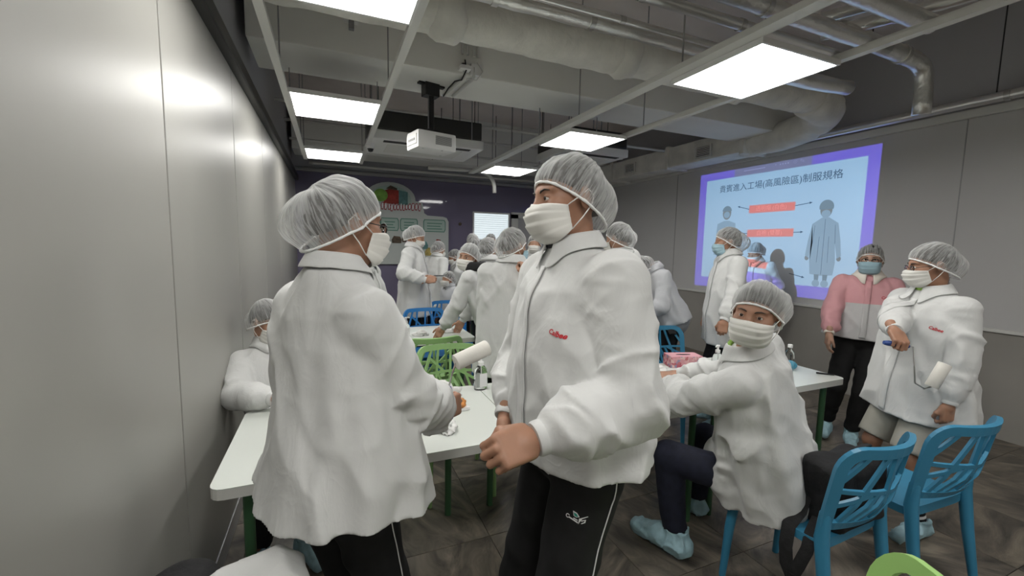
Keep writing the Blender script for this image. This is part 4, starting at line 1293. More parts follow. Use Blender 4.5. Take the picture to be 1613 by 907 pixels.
    if glasses:
        g_ = tpart('specs', 'glasses', MATS['black_plastic'], body, M4)
        for s in (1, -1): tpart(('lens', s), 'lens', MATS['thin_glass'], g_, Matrix.Identity(4))
    return dict(body=body, coat=co, trousers=trs, coat_fn=coat_fn, tr_fn=tr_fn, onto=onto, F=F, L=Lf, U=U, nb=nb, bot=bot, Lt=Lt, k=k, org=org,
                hands=hands, sh=sh, el=el, wr=wr, hc=hc, HM=HM, kn=kn, hip=hip, an=an)


def chest_logo(P, label, size, a, s, m, rot=0):
    """red word sewn on the left breast: flat lettering following the cloth"""
    V, Fc = text_mesh('Calbee', size, .15, .0006)
    c_, s_ = math.cos(rot), math.sin(rot)
    X = V[:, 0]*c_-V[:, 1]*s_; Y = V[:, 0]*s_+V[:, 1]*c_
    # seen from the front, reading direction runs towards the wearer's left
    d0 = -norm(P['F']+P['L']*.35)
    base = P['bot']+P['U']*s+P['L']*a-d0*.5
    rd = norm(np.cross(P['U'], -d0))
    W = base+X[:, None]*rd+Y[:, None]*P['U']
    W = P['onto'](W, d0, .0025)
    o = mk('chest_logo', W, Fc, m, P['coat'], False, P['org'])
    o['label'] = label
    return o
# ================================================================== FURNITURE
def chair_y(u, z): return -.195-.17*(z-.46)-.078*(1-u*u)*min(1, max(0, (z-.40)/.2))
def chair_x(u, z): return u*(.205+.012*(z-.44)/.38)
def cpt(u, z): return np.array([chair_x(u, z), chair_y(u, z), z])


def strip(mb, path, w, th):
    """flat bar following (u, z) points on the curved chair back"""
    pts = []
    for (a, c), (b, d) in zip(path[:-1], path[1:]):
        k = max(2, int(math.hypot((b-a)*.2, d-c)/.03))
        for i in range(k): pts.append((a+(b-a)*i/k, c+(d-c)*i/k))
    pts.append(path[-1])
    P = [cpt(*p) for p in pts]; V = []
    for i, p in enumerate(P):
        t = norm(P[min(i+1, len(P)-1)]-P[max(i-1, 0)])
        u, z = pts[i]; n = norm(np.cross(cpt(min(u+.05, 1.05), z)-cpt(u-.05, z), cpt(u, z+.02)-cpt(u, z-.02)))
        s = np.cross(n, t)
        for a, c in ((-1, -1), (1, -1), (1, 1), (-1, 1)): V.append(p+s*a*w/2+n*c*th/2)
    F = []
    for i in range(len(P)-1):
        for k in range(4): F.append((i*4+k, i*4+(k+1) % 4, (i+1)*4+(k+1) % 4, (i+1)*4+k))
    F += [(3, 2, 1, 0), tuple(range((len(P)-1)*4, len(P)*4))]
    mb.add(V, F)


BARS = [[(-.86, .665), (.86, .650)], [(-.80, .525), (-.30, .805)], [(-.42, .525), (-.05, .655)], [(-.05, .525), (-.12, .81)],
        [(.06, .525), (.38, .66)], [(.46, .525), (.30, .81)], [(-.62, .81), (-.84, .70)], [(.84, .56), (.52, .81)], [(-.84, .60), (-.42, .655)], [(.12, .655), (.62, .76)], [(-.62, .525), (-.30, .655)]]


BARS = [[(math.copysign(.96, u) if abs(u) > .8 else u, .515 if z < .53 else (.822 if z > .80 else z)) for u, z in b_] for b_ in BARS]


def make_chair(loc, rz, m, label, group=None):
    e = empty('plastic_chair', loc, rz, label, 'chair', group); e.scale = (1, 1, 1.03)
    # seat: dished slab with a rounded front and a shallow apron
    nx, ny = 13, 13; V = []
    def ol(u, v):
        x = u*.208*(1-.05*v); y = v*.205
        return x, y
    for lay in (0, 1):
        for j in range(ny):
            for i in range(nx):
                u = -1+2*i/(nx-1); v = -1+2*j/(ny-1)
                x, y = ol(u*(1-.06*abs(v)**6), v*(1-.06*abs(u)**6))
                z = .445-.014*(1-u*u)*(1-v*v)-.012*max(0, v-.5)**2*4-.006*abs(u)**8
                if lay: z = .445-.040+.006*(1-abs(u)**6)*(1-abs(v)**6)*3
                V.append((x, y, z))
    F = []
    n2 = nx*ny
    for j in range(ny-1):
        for i in range(nx-1):
            a = j*nx+i; F.append((a, a+1, a+nx+1, a+nx)); F.append((n2+a, n2+a+nx, n2+a+nx+1, n2+a+1))
    ring = [i for i in range(nx)]+[j*nx+nx-1 for j in range(1, ny)]+[(ny-1)*nx+i for i in range(nx-2, -1, -1)]+[j*nx for j in range(ny-2, 0, -1)]
    for k in range(len(ring)):
        a, b_ = ring[k], ring[(k+1) % len(ring)]; F.append((b_, a, n2+a, n2+b_))
    s = mk('seat', V, F, m, e)
    s.data.set_sharp_from_angle(angle=R(50))
    MB().box(-.035, .035, -.03, -.018, .4302, .4330).build('slot_shade', MATS['dark_void'], s)  # seat has no hole: dark strip stands in for a slot's shade
    for sx in (1, -1):
        MB().tube([(sx*.192, .175, .425), (sx*.198, .195, .25), (sx*.202, .212, 0)], [.024, .021, .015], n=12).build('leg', m, e, True)
        MB().tube([(sx*.205, -.205, .56), (sx*.206, -.200, .46), (sx*.210, -.225, .28), (sx*.216, -.275, 0)], [.020, .026, .023, .015], n=12).build('leg', m, e, True)
    fr_ = MB()
    path = [(-1, .45), (-1, .74)]+[(-1+.26*(1-math.cos(q)), .74+.085*math.sin(q)) for q in np.linspace(.2, math.pi/2, 6)]
    path = path+[(-p[0], p[1]) for p in reversed(path)]
    strip(fr_, path, .040, .020); fr_.build('back_frame', m, e)
    lb = MB(); strip(lb, [(-1, .515), (1, .515)], .034, .018); lb.build('lower_rail', m, e)
    for bpth in BARS:
        b_ = MB(); strip(b_, bpth, .017, .012); b_.build('back_bar', m, e)
    return e


make_chair((1.93, 1.15, 0), R(2), MATS['plastic_blue'], 'sky blue plastic chair under the seated boy, black backpack on its seat')
make_chair((2.55, 1.12, 0), R(-3), MATS['plastic_blue'], 'empty sky blue plastic chair at the right, in front of the person with a roller')
make_chair((.93, 4.36, 0), R(180), MATS['plastic_blue_deep'], 'bright blue plastic chair behind the second table near the person with a phone')
make_chair((1.33, 4.92, 0), R(178), MATS['plastic_blue_deep'], 'dark blue plastic chair farther back, behind the bright blue one')
make_chair((2.76, 2.68, 0), R(182), MATS['plastic_blue'], 'sky blue plastic chair with black bag strap behind the pink tissue box')
make_chair((.71, 3.46, 0), R(3), MATS['plastic_green'], 'darker green plastic chair tucked against the second table')
make_chair((.73, 2.60, 0), R(176), MATS['plastic_green'], 'light green plastic chair behind the first table, beside the lint roller')
make_chair((.925, .575, 0), R(43), MATS['plastic_lime'], 'lime green plastic chair cut by the bottom edge of the photo')


def make_table(x0, x1, y0, y1, label, legs, z=.74):
    e = empty('table', ((x0+x1)/2, (y0+y1)/2, 0), 0, label, 'table')
    w, d = (x1-x0)/2, (y1-y0)/2; c = .045
    poly = []
    for cx, cy, a0 in ((w-c, d-c, 0), (-w+c, d-c, 90), (-w+c, -d+c, 180), (w-c, -d+c, 270)):
        poly += [(cx+c*math.cos(R(a0+a)), cy+c*math.sin(R(a0+a))) for a in (0, 22.5, 45, 67.5, 90)]
    MB().prism(poly, z-.004, z).build('table_top', MATS['table_white'], e)
    MB().prism([(x*.9995, y*.9995) for x, y in poly], z-.040, z-.004).build('edge_band', MATS['table_edge'], e)
    MB().box(-w+.10, w-.10, -.03, .03, z-.085, z-.04).build('cross_beam', MATS['leg_green'], e)
    for lx, ly in legs:
        MB().tube([(lx-(x0+x1)/2, ly-(y0+y1)/2, z-.04), (lx-(x0+x1)/2, ly-(y0+y1)/2, 0)], .019, n=12).build('leg', MATS['leg_green'], e, True)
    return e


make_table(-.40, .778, 1.63, 2.37, 'white table with green legs against the pale wall panels', ((-.34, 2.30), (.60, 2.30), (-.30, 1.74), (.22, 1.74)))
make_table(.782, 1.963, 1.63, 2.37, 'middle white table behind the front man', ((.86, 2.30), (1.88, 2.30), (1.0, 1.74), (1.88, 1.74)))
make_table(1.967, 3.15, 1.66, 2.37, 'white table at the right end, holding the pink tissue box', ((2.05, 2.30), (3.05, 2.30), (2.05, 1.74), (3.05, 1.74)))
make_table(-.42, 1.20, 3.62, 4.28, 'white table in the second row before the phone user', ((-.3, 4.2), (1.10, 4.2), (-.3, 3.72), (1.10, 3.72)))
make_table(.9, 2.0, 5.62, 6.0, 'white table farthest back, half hidden behind the dark blue chair', ((1.0, 5.7), (1.9, 5.7), (1.0, 5.92), (1.9, 5.92)))

# ================================================================== THINGS ON THE TABLES
def sanitizer(x, y, z, s, rz, label):
    e = empty('pump_bottle', (x, y, z), rz, label, 'bottle')
    MB().lathe([(.030*s, 0), (.033*s, .004*s), (.033*s, .085*s), (.030*s, .102*s), (.016*s, .118*s), (.012*s, .124*s)], n=24, sx=1.08, sy=.82).build('bottle', MATS['gel_clear'], e, True)
    MB().box(-.020*s, .020*s, -.0284*s, -.0268*s, .018*s, .085*s).build('label', MATS['white_print'], e)
    MB().lathe([(.0145*s, .120*s), (.0145*s, .138*s), (.0065*s, .140*s), (.0060*s, .158*s), (.0105*s, .159*s), (.0105*s, .168*s), (.004*s, .170*s)], n=16).build('pump', MATS['white_plastic'], e, True)
    MB().tube([(0, 0, .1645*s), (.026*s, 0, .1655*s), (.036*s, 0, .160*s)], .0044*s, n=8).build('nozzle', MATS['white_plastic'], e, True)
    MB().tube([(0, 0, .118*s), (.002, 0, .01*s)], .0025*s, n=6).build('dip_tube', MATS['white_plastic'], e)
sanitizer(.79, 2.29, .74, 1.18, R(10), 'clear pump bottle of gel beside the light green chair')
sanitizer(2.44, 2.08, .74, 1.10, R(200), 'clear pump bottle of gel right of the pink tissue box')
sanitizer(.60, 3.80, .74, 1.1, R(30), 'clear pump bottle on the second-row table near the bright blue chair')

mb_ = bpy.data.materials.new('tissue_box_print'); t, N, L = nt(mb_); b = N['Principled BSDF']; b.inputs['Roughness'].default_value = .5
tc = N.new('ShaderNodeTexCoord'); vo = N.new('ShaderNodeTexVoronoi'); vo.inputs['Scale'].default_value = 55
L.new(tc.outputs['Object'], vo.inputs['Vector'])
rp = N.new('ShaderNodeValToRGB'); rp.color_ramp.interpolation = 'CONSTANT'; e = rp.color_ramp.elements
e[0].color = (.62, .30, .33, 1); e[1].position = .25; e[1].color = (.45, .10, .14, 1)
for p_, c_ in ((.42, (.70, .48, .46, 1)), (.6, (.28, .26, .38, 1)), (.75, (.66, .36, .38, 1)), (.9, (.5, .15, .16, 1))): rp.color_ramp.elements.new(p_).color = c_
sc_ = N.new('ShaderNodeSeparateColor'); L.new(vo.outputs['Color'], sc_.inputs[0]); L.new(sc_.outputs[0], rp.inputs[0]); L.new(rp.outputs[0], b.inputs['Base Color'])
MATS['tissue_box_print'] = mb_
mat('tissue_box_pink', (.72, .38, .42), .5)
tb = empty('tissue_box', (2.32, 2.27, .74), R(-18), 'pink flower-print tissue box with a black slot on the right table', 'tissue box')
MB().box(-.118, .118, -.062, .062, 0, .080, .003).build('carton', MATS['tissue_box_print'], tb)
MB().box(-.1165, .1165, -.0605, .0605, .0802, .0815).build('lid', MATS['tissue_box_pink'], tb)
MB().prism([(.055*math.cos(2*math.pi*i/16), .013*math.sin(2*math.pi*i/16)) for i in range(16)], .0816, .083).build('slot', MATS['bag_black'], tb)
mat('water_blue', (.10, .38, .55), .5)
wbt = empty('water_bottle', (2.965, 1.93, .74), 0, 'clear water bottle with white cap near the table end', 'bottle')
MB().lathe([(.027, 0), (.030, .006), (.030, .05), (.0285, .055), (.030, .06), (.030, .115), (.024, .138), (.0125, .152), (.0125, .165)], n=24).build('bottle', MATS['bottle_clear'], wbt, True)
MB().lathe([(.0155, .163), (.0155, .182), (.013, .184)], n=20).build('cap', MATS['white_plastic'], wbt, True)


def crumple(name, c, r, m_, label, cat, seed, sc=(1, 1, .6), amp=.35, n=18, freq=1.6, parent=None):
    V = []; F = []
    for i in range(n+1):
        for k in range(2*n):
            th = math.pi*i/n; ph = math.pi*k/n
            V.append((math.sin(th)*math.cos(ph), math.sin(th)*math.sin(ph), math.cos(th)))
    V = np.array(V)
    d = 1+amp*ridge(V[:, 0]*freq+seed, V[:, 1]*freq, V[:, 2]*freq)+amp*.5*n3(V[:, 0]*freq*3, V[:, 1]*freq*3+seed, V[:, 2]*freq*3)
    V = V*d[:, None]*r*np.array(sc)
    V[:, 2] = np.maximum(V[:, 2], -r*sc[2]*.55)
    V[:, 2] -= V[:, 2].min()
    F = [(i*2*n+k, (i+1)*2*n+k, (i+1)*2*n+(k+1) % (2*n), i*2*n+(k+1) % (2*n)) for i in range(n) for k in range(2*n)]
    o = mk(name, V, F, m_, parent); o.location = c
    if label: tag(o, label, cat)
    return o
crumple('crumpled_shoe_cover', (3.01, 1.97, .74), .042, MATS['water_blue'], 'crumpled blue shoe cover behind the clear water bottle', 'shoe cover', 3, (1.3, 1, .8))
o = MB().tube([(3.06, 1.80, .747), (3.13, 1.725, .747)], [.006, .005], n=8).build('pen', MATS['black_plastic'], None, True); tag(o, 'black pen lying at the right corner of the table', 'pen')
crumple('plastic_wrapper', (.47, 1.83, .74), .045, MATS['tissue_white'], 'crumpled white wrapper on the table in front of the two standing people', 'wrapper', 8, (.8, 1.35, .42), .5)
crumple('crumpled_tissue', (.50, 2.18, .74), .085, MATS['tissue_white'], 'white crumpled tissue heap beside the food tray on the first table', 'tissue', 12, (1.2, .7, .7), .45)
ft = empty('snack_tray', (.50, 2.02, .74), R(12), 'orange-brown snack pack on the first table behind the held roller', 'snack')
MB().box(-.13, .13, -.045, .045, 0, .018, .006).build('tray', MATS['white_plastic'], ft, True)
for i in range(4): crumple('bun', (-.09+.06*i, .0, .016), .034, MATS['bun_orange'], None, None, 20+i, (1, 1.1, .7), .2, 12, parent=ft)
crumple('crumpled_tissue', (.74, 3.86, .74), .05, MATS['tissue_white'], 'small crumpled tissue beside the pump bottle on the second-row table', 'tissue', 31, (1.1, .8, .6), .5)
crumple('crumpled_tissue', (1.02, 3.92, .74), .045, MATS['tissue_white'], 'small white tissue near the girl leaning on the second-row table', 'tissue', 37, (1.4, .8, .45), .5)
crumple('crumpled_tissue', (2.06, 2.22, .74), .05, MATS['tissue_white'], 'torn white tissue left of the pink tissue box', 'tissue', 41, (1.3, 1, .35), .5)

# ================================================================== BAGS AND THE DRAPED COAT
def blob(name, fn, lo, hi, h, m_, parent=None, org=None, it=1):
    V, Q = nets(fn, lo, hi, h, .02); return mk(name, relax(V, Q, it), Q, m_, parent, True, org)
bp_o = np.array([1.98, 1.02, .445])
bk = empty('backpack', bp_o, 0, 'black backpack on the blue chair behind the seated boy', 'bag')
def bag_fn(p):
    q = p-bp_o
    d = np.abs(q-np.array([.0, 0.0, .14]))-np.array([.115, .045, .09])
    dd = np.linalg.norm(np.maximum(d, 0), axis=1)+np.minimum(d.max(1), 0)-.05
    d2 = np.abs(q-np.array([.0, .075, .10]))-np.array([.085, .02, .06])
    d2 = np.linalg.norm(np.maximum(d2, 0), axis=1)+np.minimum(d2.max(1), 0)-.03
    return smin(dd, d2, .03)-.009*ridge(q[:, 0]*11, q[:, 1]*11, q[:, 2]*13)
blob('bag_body', bag_fn, bp_o+(-.25, -.2, -.02), bp_o+(.25, .25, .40), .010, MATS['bag_black'], bk, bp_o)
MB().tube([bp_o+q for q in ((-.06, -.02, .28), (-.05, -.05, .34), (.05, -.05, .34), (.06, -.02, .28))], .011, n=8, flat=(1.5, .6)).build('carry_handle', MATS['bag_black'], bk, True, bp_o)
st = lambda pts, w, nm='strap': MB().tube(pts, w, n=8, flat=(1.6, .35)).build(nm, MATS['bag_black'], bk, True, bp_o)
st([(1.86, 1.08, .62), (1.78, 1.06, .50), (1.715, 1.06, .455), (1.690, 1.05, .38), (1.690, 1.04, .30), (1.695, 1.02, .26)], .016)
st([(1.80, 1.00, .50), (1.735, .985, .46), (1.712, .98, .40), (1.70, 1.0, .32), (1.695, 1.02, .26), (1.695, 1.015, .16), (1.69, 1.005, .06)], .014)
st([(1.695, 1.02, .26), (1.70, 1.02, .20), (1.69, 1.01, .10), (1.68, 1.0, .05), (1.66, 1.0, .03)], .008, 'loose_strap')
MB().box(1.683, 1.708, 1.0, 1.035, .24, .28, .004).build('buckle', MATS['black_plastic'], bk, False, bp_o)
for i, pts in enumerate(([(2.90, 2.99, .80), (2.93, 2.98, .62), (2.95, 2.95, .45)],)):
    o = MB().tube([(2.86, 2.93, .80), (2.87, 2.965, .83), (2.89, 2.995, .80), (2.93, 3.0, .62), (2.95, 2.99, .45), (2.94, 2.98, .30)], .030, n=8, flat=(1.2, .35)).build('bag_strap', MATS['bag_black'], None, True)
    tag(o, 'wide black bag strap hung over the blue chair behind the tissue box', 'strap')

dc_o = np.array([-.18, 1.06, .45])
dc = empty('draped_coat', dc_o, 0, 'white work coat draped in a heap at the bottom left edge', 'coat')
def drape_fn(p):
    q = p-np.array([-.175, 1.06, .645])
    a = q[:, 0]*.96+q[:, 1]*.28; b_ = -q[:, 0]*.28+q[:, 1]*.96; z = q[:, 2]
    top = .170-.10*np.clip(-a/.2, 0, 1.2)**2.2-.9*np.clip(a-.06, 0, 1)**1.0
    dd = np.maximum(np.abs(b_)-(.050+.10*np.clip(.16-z, 0, .6)), z-top)
    dd = np.maximum(dd, np.maximum(a-.095-.06*np.clip(.1-z, 0, 1), -a-.175-.1*np.clip(-z, 0, 1)))
    dd = np.maximum(dd, -z-.35)
    return dd*.7-.011*ridge(a*6, b_*6, z*4+3)-.005*ridge(a*14+z*4, b_*12, z*7)
blob('coat_body', drape_fn, np.array([-.52, .72, .2]), np.array([.2, 1.45, .88]), .009, MATS['coat_white'], dc, dc_o, 4)
chx = empty('black_rucksack', (-.36, 1.15, .0), 0, 'black and grey bag on the floor side of the draped white coat by the wall', 'bag')
mat('bag_grey', (.16, .16, .165), .7, bump=.3, bscale=150)
ro = np.array([-.36, 1.15, 0])
def ruck_fn(p):
    q = p-np.array([-.385, 1.06, .38]); d = np.abs(q)-np.array([.05, .10, .29])
    return np.linalg.norm(np.maximum(d, 0), axis=1)+np.minimum(d.max(1), 0)-.07-.010*ridge(q[:, 0]*10, q[:, 1]*10, q[:, 2]*8)
blob('bag_body', ruck_fn, np.array([-.51, .9, 0]), np.array([-.16, 1.4, .76]), .014, MATS['bag_grey'], chx, ro)
def ruck2(p):
    q = p-np.array([-.375, 1.25, .66]); return ell(q, (0, 0, 0), (.09, .10, .075))-.008*ridge(q[:, 0]*15, q[:, 1]*15, q[:, 2]*15)
blob('bag_flap', ruck2, np.array([-.56, 1.08, .52]), np.array([-.2, 1.44, .80]), .010, MATS['bag_black'], chx, ro)


# ================================================================== LINT ROLLERS
def lint_roller(label, h0, h1, rod, ra, rb, rr, hm):
    o_ = np.asarray(h0, float)
    e = empty('lint_roller', o_, 0, label, 'lint roller')
    u = norm(np.asarray(h1)-np.asarray(h0))
    MB().tube([h0, h0+u*.02, h0+(np.asarray(h1)-h0)*.5, np.asarray(h1)-u*.015, h1], [.010, .014, .0125, .013, .008], n=12).build('handle', hm, e, True, o_)
    MB().tube([np.asarray(h1)]+[np.asarray(q) for q in rod]+[np.asarray(ra)], .0033, n=8).build('rod', MATS['steel'], e, True, o_)
    ra = np.asarray(ra); rb = np.asarray(rb)
    mb = MB(); mb.tube([ra, ra+(rb-ra)*.02, rb-(rb-ra)*.02, rb], [rr*.93, rr, rr, rr*.93], n=28); mb.build('roller', MATS['roller_cover'], e, True, o_)
    v = norm(rb-ra); MB().tube([rb-v*.001, rb+v*.0015], rr*.55, n=16).build('core_end', MATS['white_plastic'], e, True, o_)
    return e
# ================================================================== THE PEOPLE IN THE PHOTOGRAPH
CAST = {}
# --- front left: back towards the viewer, holding a lint roller over the table
def cast_1():
    rw = at(699, 646, 1.45); hd = norm(at(712, 622, 1.47)-rw)
    P = person('person in white coat and large hairnet, back turned, holding a lint roller', (.0, 1.26), 1.74, 34, 'coat_white',
           pelvis=(.0, 1.275, .92), neck=(.005, 1.285, 1.505), head=at(546, 352, 1.22), look=24, pitch=-6, roll=0,
           arms=dict(R=dict(wrist=rw, hint=(.05, -.6, -1), pose=GRIP, dir=(.75, .6, -.05), back=(.55, -.8, .1)),
                     L=dict(wrist=(.16, 1.60, .98), hint=(-.8, .1, -.4), pose=RELAX)),
           vox=.0058, hvox=.0036, net='bun', netm='net', glasses=True, hem=.500, width=1.0, depth=.96, flare=1.14, seed=1, eyes=True, skin='skin_tan', fold=1.15, shoulder=.84, drop=.118, cscale=.80, slv=1.06, placket=False)
    CAST['w'] = P
    c, y = grip(P, 'R')
    lint_roller('white lint roller with purple grip held up by the person at the left', c-y*.055, c+y*.062, [c+y*.10+(.012, .0, 0), at(716, 577, 1.50)], at(718, 571, 1.48), at(768, 547, 1.54), .0285, MATS['purple_handle'])
    # white piping along the trouser seam
    pts = np.array([P['hip']['R']*(1-t)+P['kn']['R']*t for t in np.linspace(-.1, 1, 24)]+[P['kn']['R']*(1-t)+P['an']['R']*t for t in np.linspace(.05, .9, 20)])
    d = norm(-P['L']*.9+P['F']*.25); V = P['onto'](pts-d*-.3, -d, .0015, P['tr_fn'])
    MB().tube(list(V), .0018, n=6).build('side_piping', MATS['piping_white'], P['trousers'], True, P['org'])


# --- front right of centre: facing left in three-quarter view
def cast_2():
    lw = at(838, 694, .965); rw = at(796, 660, 1.36)
    P = person('person in white coat with red chest word and black track trousers, facing left, in front', (.66, 1.08), 1.83, 182, 'coat_white',
           pelvis=(.672, 1.075, .97), neck=(.668, 1.095, 1.575), head=at(893, 316, 1.25), look=180, pitch=-4, roll=4,
           arms=dict(L=dict(wrist=lw, hint=(.75, -.25, -.7), pose=FIST, dir=at(775, 718, .90)-lw, back=(.1, -.75, .65)),
                     R=dict(wrist=rw, hint=(.1, .55, -.8), pose=GRIP, dir=at(792, 690, 1.34)-rw, back=(-.5, .6, .3))),
           vox=.0056, hvox=.0034, net='plain', netm='net', hem=.535, width=.98, depth=.98, seed=2, eyes=True, skin='skin_tan', undershirt='shirt_black', fold=1.1, logo=True, shoulder=1.0, cscale=.84, slv=1.10, drop=.092)
    CAST['m'] = P
    chest_logo(P, 'small red stitched word on white coat', .019, .085, P['Lt']-.225, MATS['logo_red'], R(-12))
    k = P['k']; d = norm(P['L'])
    pts = np.array([P['hip']['L']*(1-t)+P['kn']['L']*t for t in np.linspace(-.1, 1, 24)]+[P['kn']['L']*(1-t)+P['an']['L']*t for t in np.linspace(.05, .9, 20)])
    V = P['onto'](pts+d*.3-P['F']*.02, -d, .0015, P['tr_fn'])
    MB().tube(list(V), .0018, n=6).build('side_piping', MATS['piping_white'], P['trousers'], True, P['org'])
    # embroidered emblem on the thigh: green leaf, white wing strokes and a curled stem
    f = norm(P['F']*.70+P['L']*.72); r_ = norm(np.cross(P['U'], f)); c0 = P['hip']['L']*.80+P['kn']['L']*.20+f*.4
    def emb(name, poly, m_):
        bm = bmesh.new(); vs = [bm.verts.new((x, y, 0)) for x, y in poly]; bm.faces.new(vs)
        bmesh.ops.triangulate(bm, faces=bm.faces[:]); bm.verts.index_update(); Fc = [[v.index for v in q.verts] for q in bm.faces]; bm.free()
        W = np.array([c0+r_*x*1.0+P['U']*y*1.0 for x, y in poly]); W = P['onto'](W, -f, .0022 if 'green' in m_.name else .0016, P['tr_fn'])
        mk(name, W, Fc, m_, P['trousers'], False, P['org'])
    S_ = 1.15e-3
    sc = lambda L_: [((x-53)*S_*.8, (41-y)*S_*.8) for x, y in L_]
    wq = MATS['white_print']
    emb('emblem_leaf_edge', sc([(42, 22), (54, 27), (62, 38), (52, 40), (44, 36)]), wq)
    emb('emblem_leaf', sc([(44, 26), (53, 29.5), (58, 37), (52, 38), (46, 35)]), MATS['emblem_green'])
    emb('emblem_wing', sc([(64, 41), (85, 34), (86, 36), (70, 42), (62, 52), (58, 58), (60, 42)]), wq)
    emb('emblem_stroke', sc([(31, 40), (57, 52), (57, 56), (30, 44)]), wq)
    emb('emblem_stroke', sc([(44, 41), (56, 46), (56, 49), (43, 44)]), wq)
    emb('emblem_stroke', sc([(66, 47), (80, 44), (78, 53), (67, 57), (66, 55), (75, 51), (76, 47), (67, 50)]), wq)
    V = [(27+6*math.cos(q), 39+6*math.sin(q)) for q in np.linspace(.3, 5.6, 14)]
    cu = [(27+6*math.cos(q), 39+6*math.sin(q)) for q in np.linspace(.6, 6.0, 14)]+[(27+3.6*math.cos(q), 39+3.6*math.sin(q)) for q in np.linspace(6.0, .6, 14)]
    emb('emblem_curl', sc(cu), wq)


# --- seated boy looking back at the viewer
def cast_3():
    lw = at(1056, 602, 2.24); rw = at(1066, 590, 2.34)
    pel = np.array([1.90, 1.28, .545])
    P = person('seated boy in white coat looking back at the viewer, arms on the table', (1.90, 1.28), 1.74, 112, 'coat_white',
           pelvis=pel, neck=(1.67, 1.27, 1.155), head=at(1192, 494, 1.75), hscale=1.06, look=203, pitch=-3, roll=-6,
           arms=dict(L=dict(wrist=lw, hint=(-.75, -.55, -.35), pose=FLAT, dir=(-.2, .5, -.04), back=(-.3, -.1, .9)),
                     R=dict(wrist=rw, hint=(.7, -.3, -.3), pose=RELAX, dir=(-.55, .3, -.04), back=(.1, .0, .9))),
           feet=dict(L=dict(ankle=(1.60, 1.55, .125), toe=(-.32, .94, .0), hint=(-.5, .6, .9), fs=1.28), R=dict(ankle=(1.98, 1.78, .09), toe=(-.1, 1, -.02), hint=(0, .5, .8))),
           vox=.0075, hvox=.0042, net='tall', netm='net_thin', seated=True, hem=.3, width=1.12, depth=1.10, seed=3, eyes=True, skin='skin_tan', undershirt='shirt_green', trousers='trousers_navy', fold=1.3, placket=False,
           skirt=[(pel+(-.02, .0, -.02), pel+(-.06, .14, -.02), .17, .145), (pel+(-.10, -.06, -.03), pel+(-.16, .08, -.06), .115, .10), (pel+(.02, -.05, .0), pel+(.06, .12, .0), .14, .13)])
    CAST['s'] = P


# --- person with roller, right
def cast_4():
    rw = at(1404, 540, 2.10); lw = at(1494, 640, 2.20)
    P = person('person in white coat at the far right holding a small paint-style roller', (3.07, 1.26), 1.62, 160, 'coat_white',
           head=at(1466, 418, 2.35), look=134, pitch=-10, roll=0, neck=(3.075, 1.245, 1.375), pelvis=(3.09, 1.26, .85),
           arms=dict(R=dict(wrist=rw, hint=(.3, .75, -.6), pose=GRIP, dir=(-.48, -.59, -.56), back=(-.25, -.55, .8)),
                     L=dict(wrist=lw, hint=(.5, -.7, -.2), pose=GRIP, dir=(-.05, -.02, -1), back=(-.2, -.95, 0))),
           feet=dict(L=dict(ankle=(2.99, 1.15, .085), toe=(-1, .12, 0)), R=dict(ankle=(3.05, 1.40, .085), toe=(-1, .3, 0))),
           vox=.0085, hvox=.0048, net='plain', netm='net', glasses=True, hem=.415, width=1.10, depth=1.12, flare=1.10, seed=4, eyes=True, skin='skin_tan', undershirt='shirt_green', trousers='shorts_grey', shorts=True, logo=True, sockm='white_print', fold=1.2)
    CAST['r'] = P
    chest_logo(P, 'small red stitched word on white coat', .022, .105, P['Lt']-.185, MATS['logo_red'], R(-10))
    c, y = grip(P, 'R')
    lint_roller('white roller with blue grip in the hand of the person at the far right', c-y*.06, c+y*.055, [c+y*.075, at(1440, 577, 2.0), at(1441, 603, 2.0), at(1456, 612, 2.0)], at(1467, 609, 2.0), at(1489, 573, 1.98), .026, MATS['blue_handle'])


# --- woman in the pink-topped coat
def cast_5():
    rw = at(1303, 537, 3.40)
    P = person('person in pink and white coat and black trousers walking towards the viewer', (4.03, 2.06), 1.63, 212, 'coat_pink',
           head=at(1371, 409, 3.45), look=206, pitch=-2, neck=(4.05, 2.05, 1.395), pelvis=(4.03, 2.06, .87),
           arms=dict(R=dict(wrist=rw, hint=(-.2, .7, -.3), pose=RELAX, dir=(-.1, 0, -1)), L=dict(wrist=(4.05, 1.75, .82), hint=(.5, -.6, 0), pose=RELAX, dir=(-.1, 0, -1))),
           feet=dict(R=dict(ankle=(3.93, 2.20, .12), toe=(-.86, -.5, -.1)), L=dict(ankle=(3.97, 2.02, .085), toe=(-.85, -.5, 0))),
           vox=.010, hvox=.006, net='flat', netm='net', mask='mask_blue', glasses=True, hem=.535, width=1.02, depth=1.0, flare=1.0, seed=5, eyes=True, skin='skin_pale', fold=.9, collar='cuff_cream', cuffs='cuff_cream')
    chest_logo(P, 'small dark stitched word on pink coat', .03, .08, P['Lt']-.17, MATS['logo_red'], 0)
    CAST['p'] = P


def simple(key, label, head, dep, H, facing, look=None, **kw):
    """a standing person further back placed by where the head is seen"""
    hc = at(head[0], head[1], dep)
    F = hdg(facing)
    lean = np.asarray(kw.pop('leanv', (0, 0, 0)), float)
    nbz = hc[2]-.105*H/1.75
    nb = np.array([hc[0], hc[1], nbz])-F*.03
    pel = np.array([nb[0]-lean[0], nb[1]-lean[1], .535*H])
    kw.setdefault('vox', .013); kw.setdefault('hvox', .0068)
    CAST[key] = person(label, (pel[0], pel[1]), H, facing, kw.pop('coat', 'coat_white'), pelvis=pel, neck=nb, head=hc, look=look, **kw)
    return CAST[key]


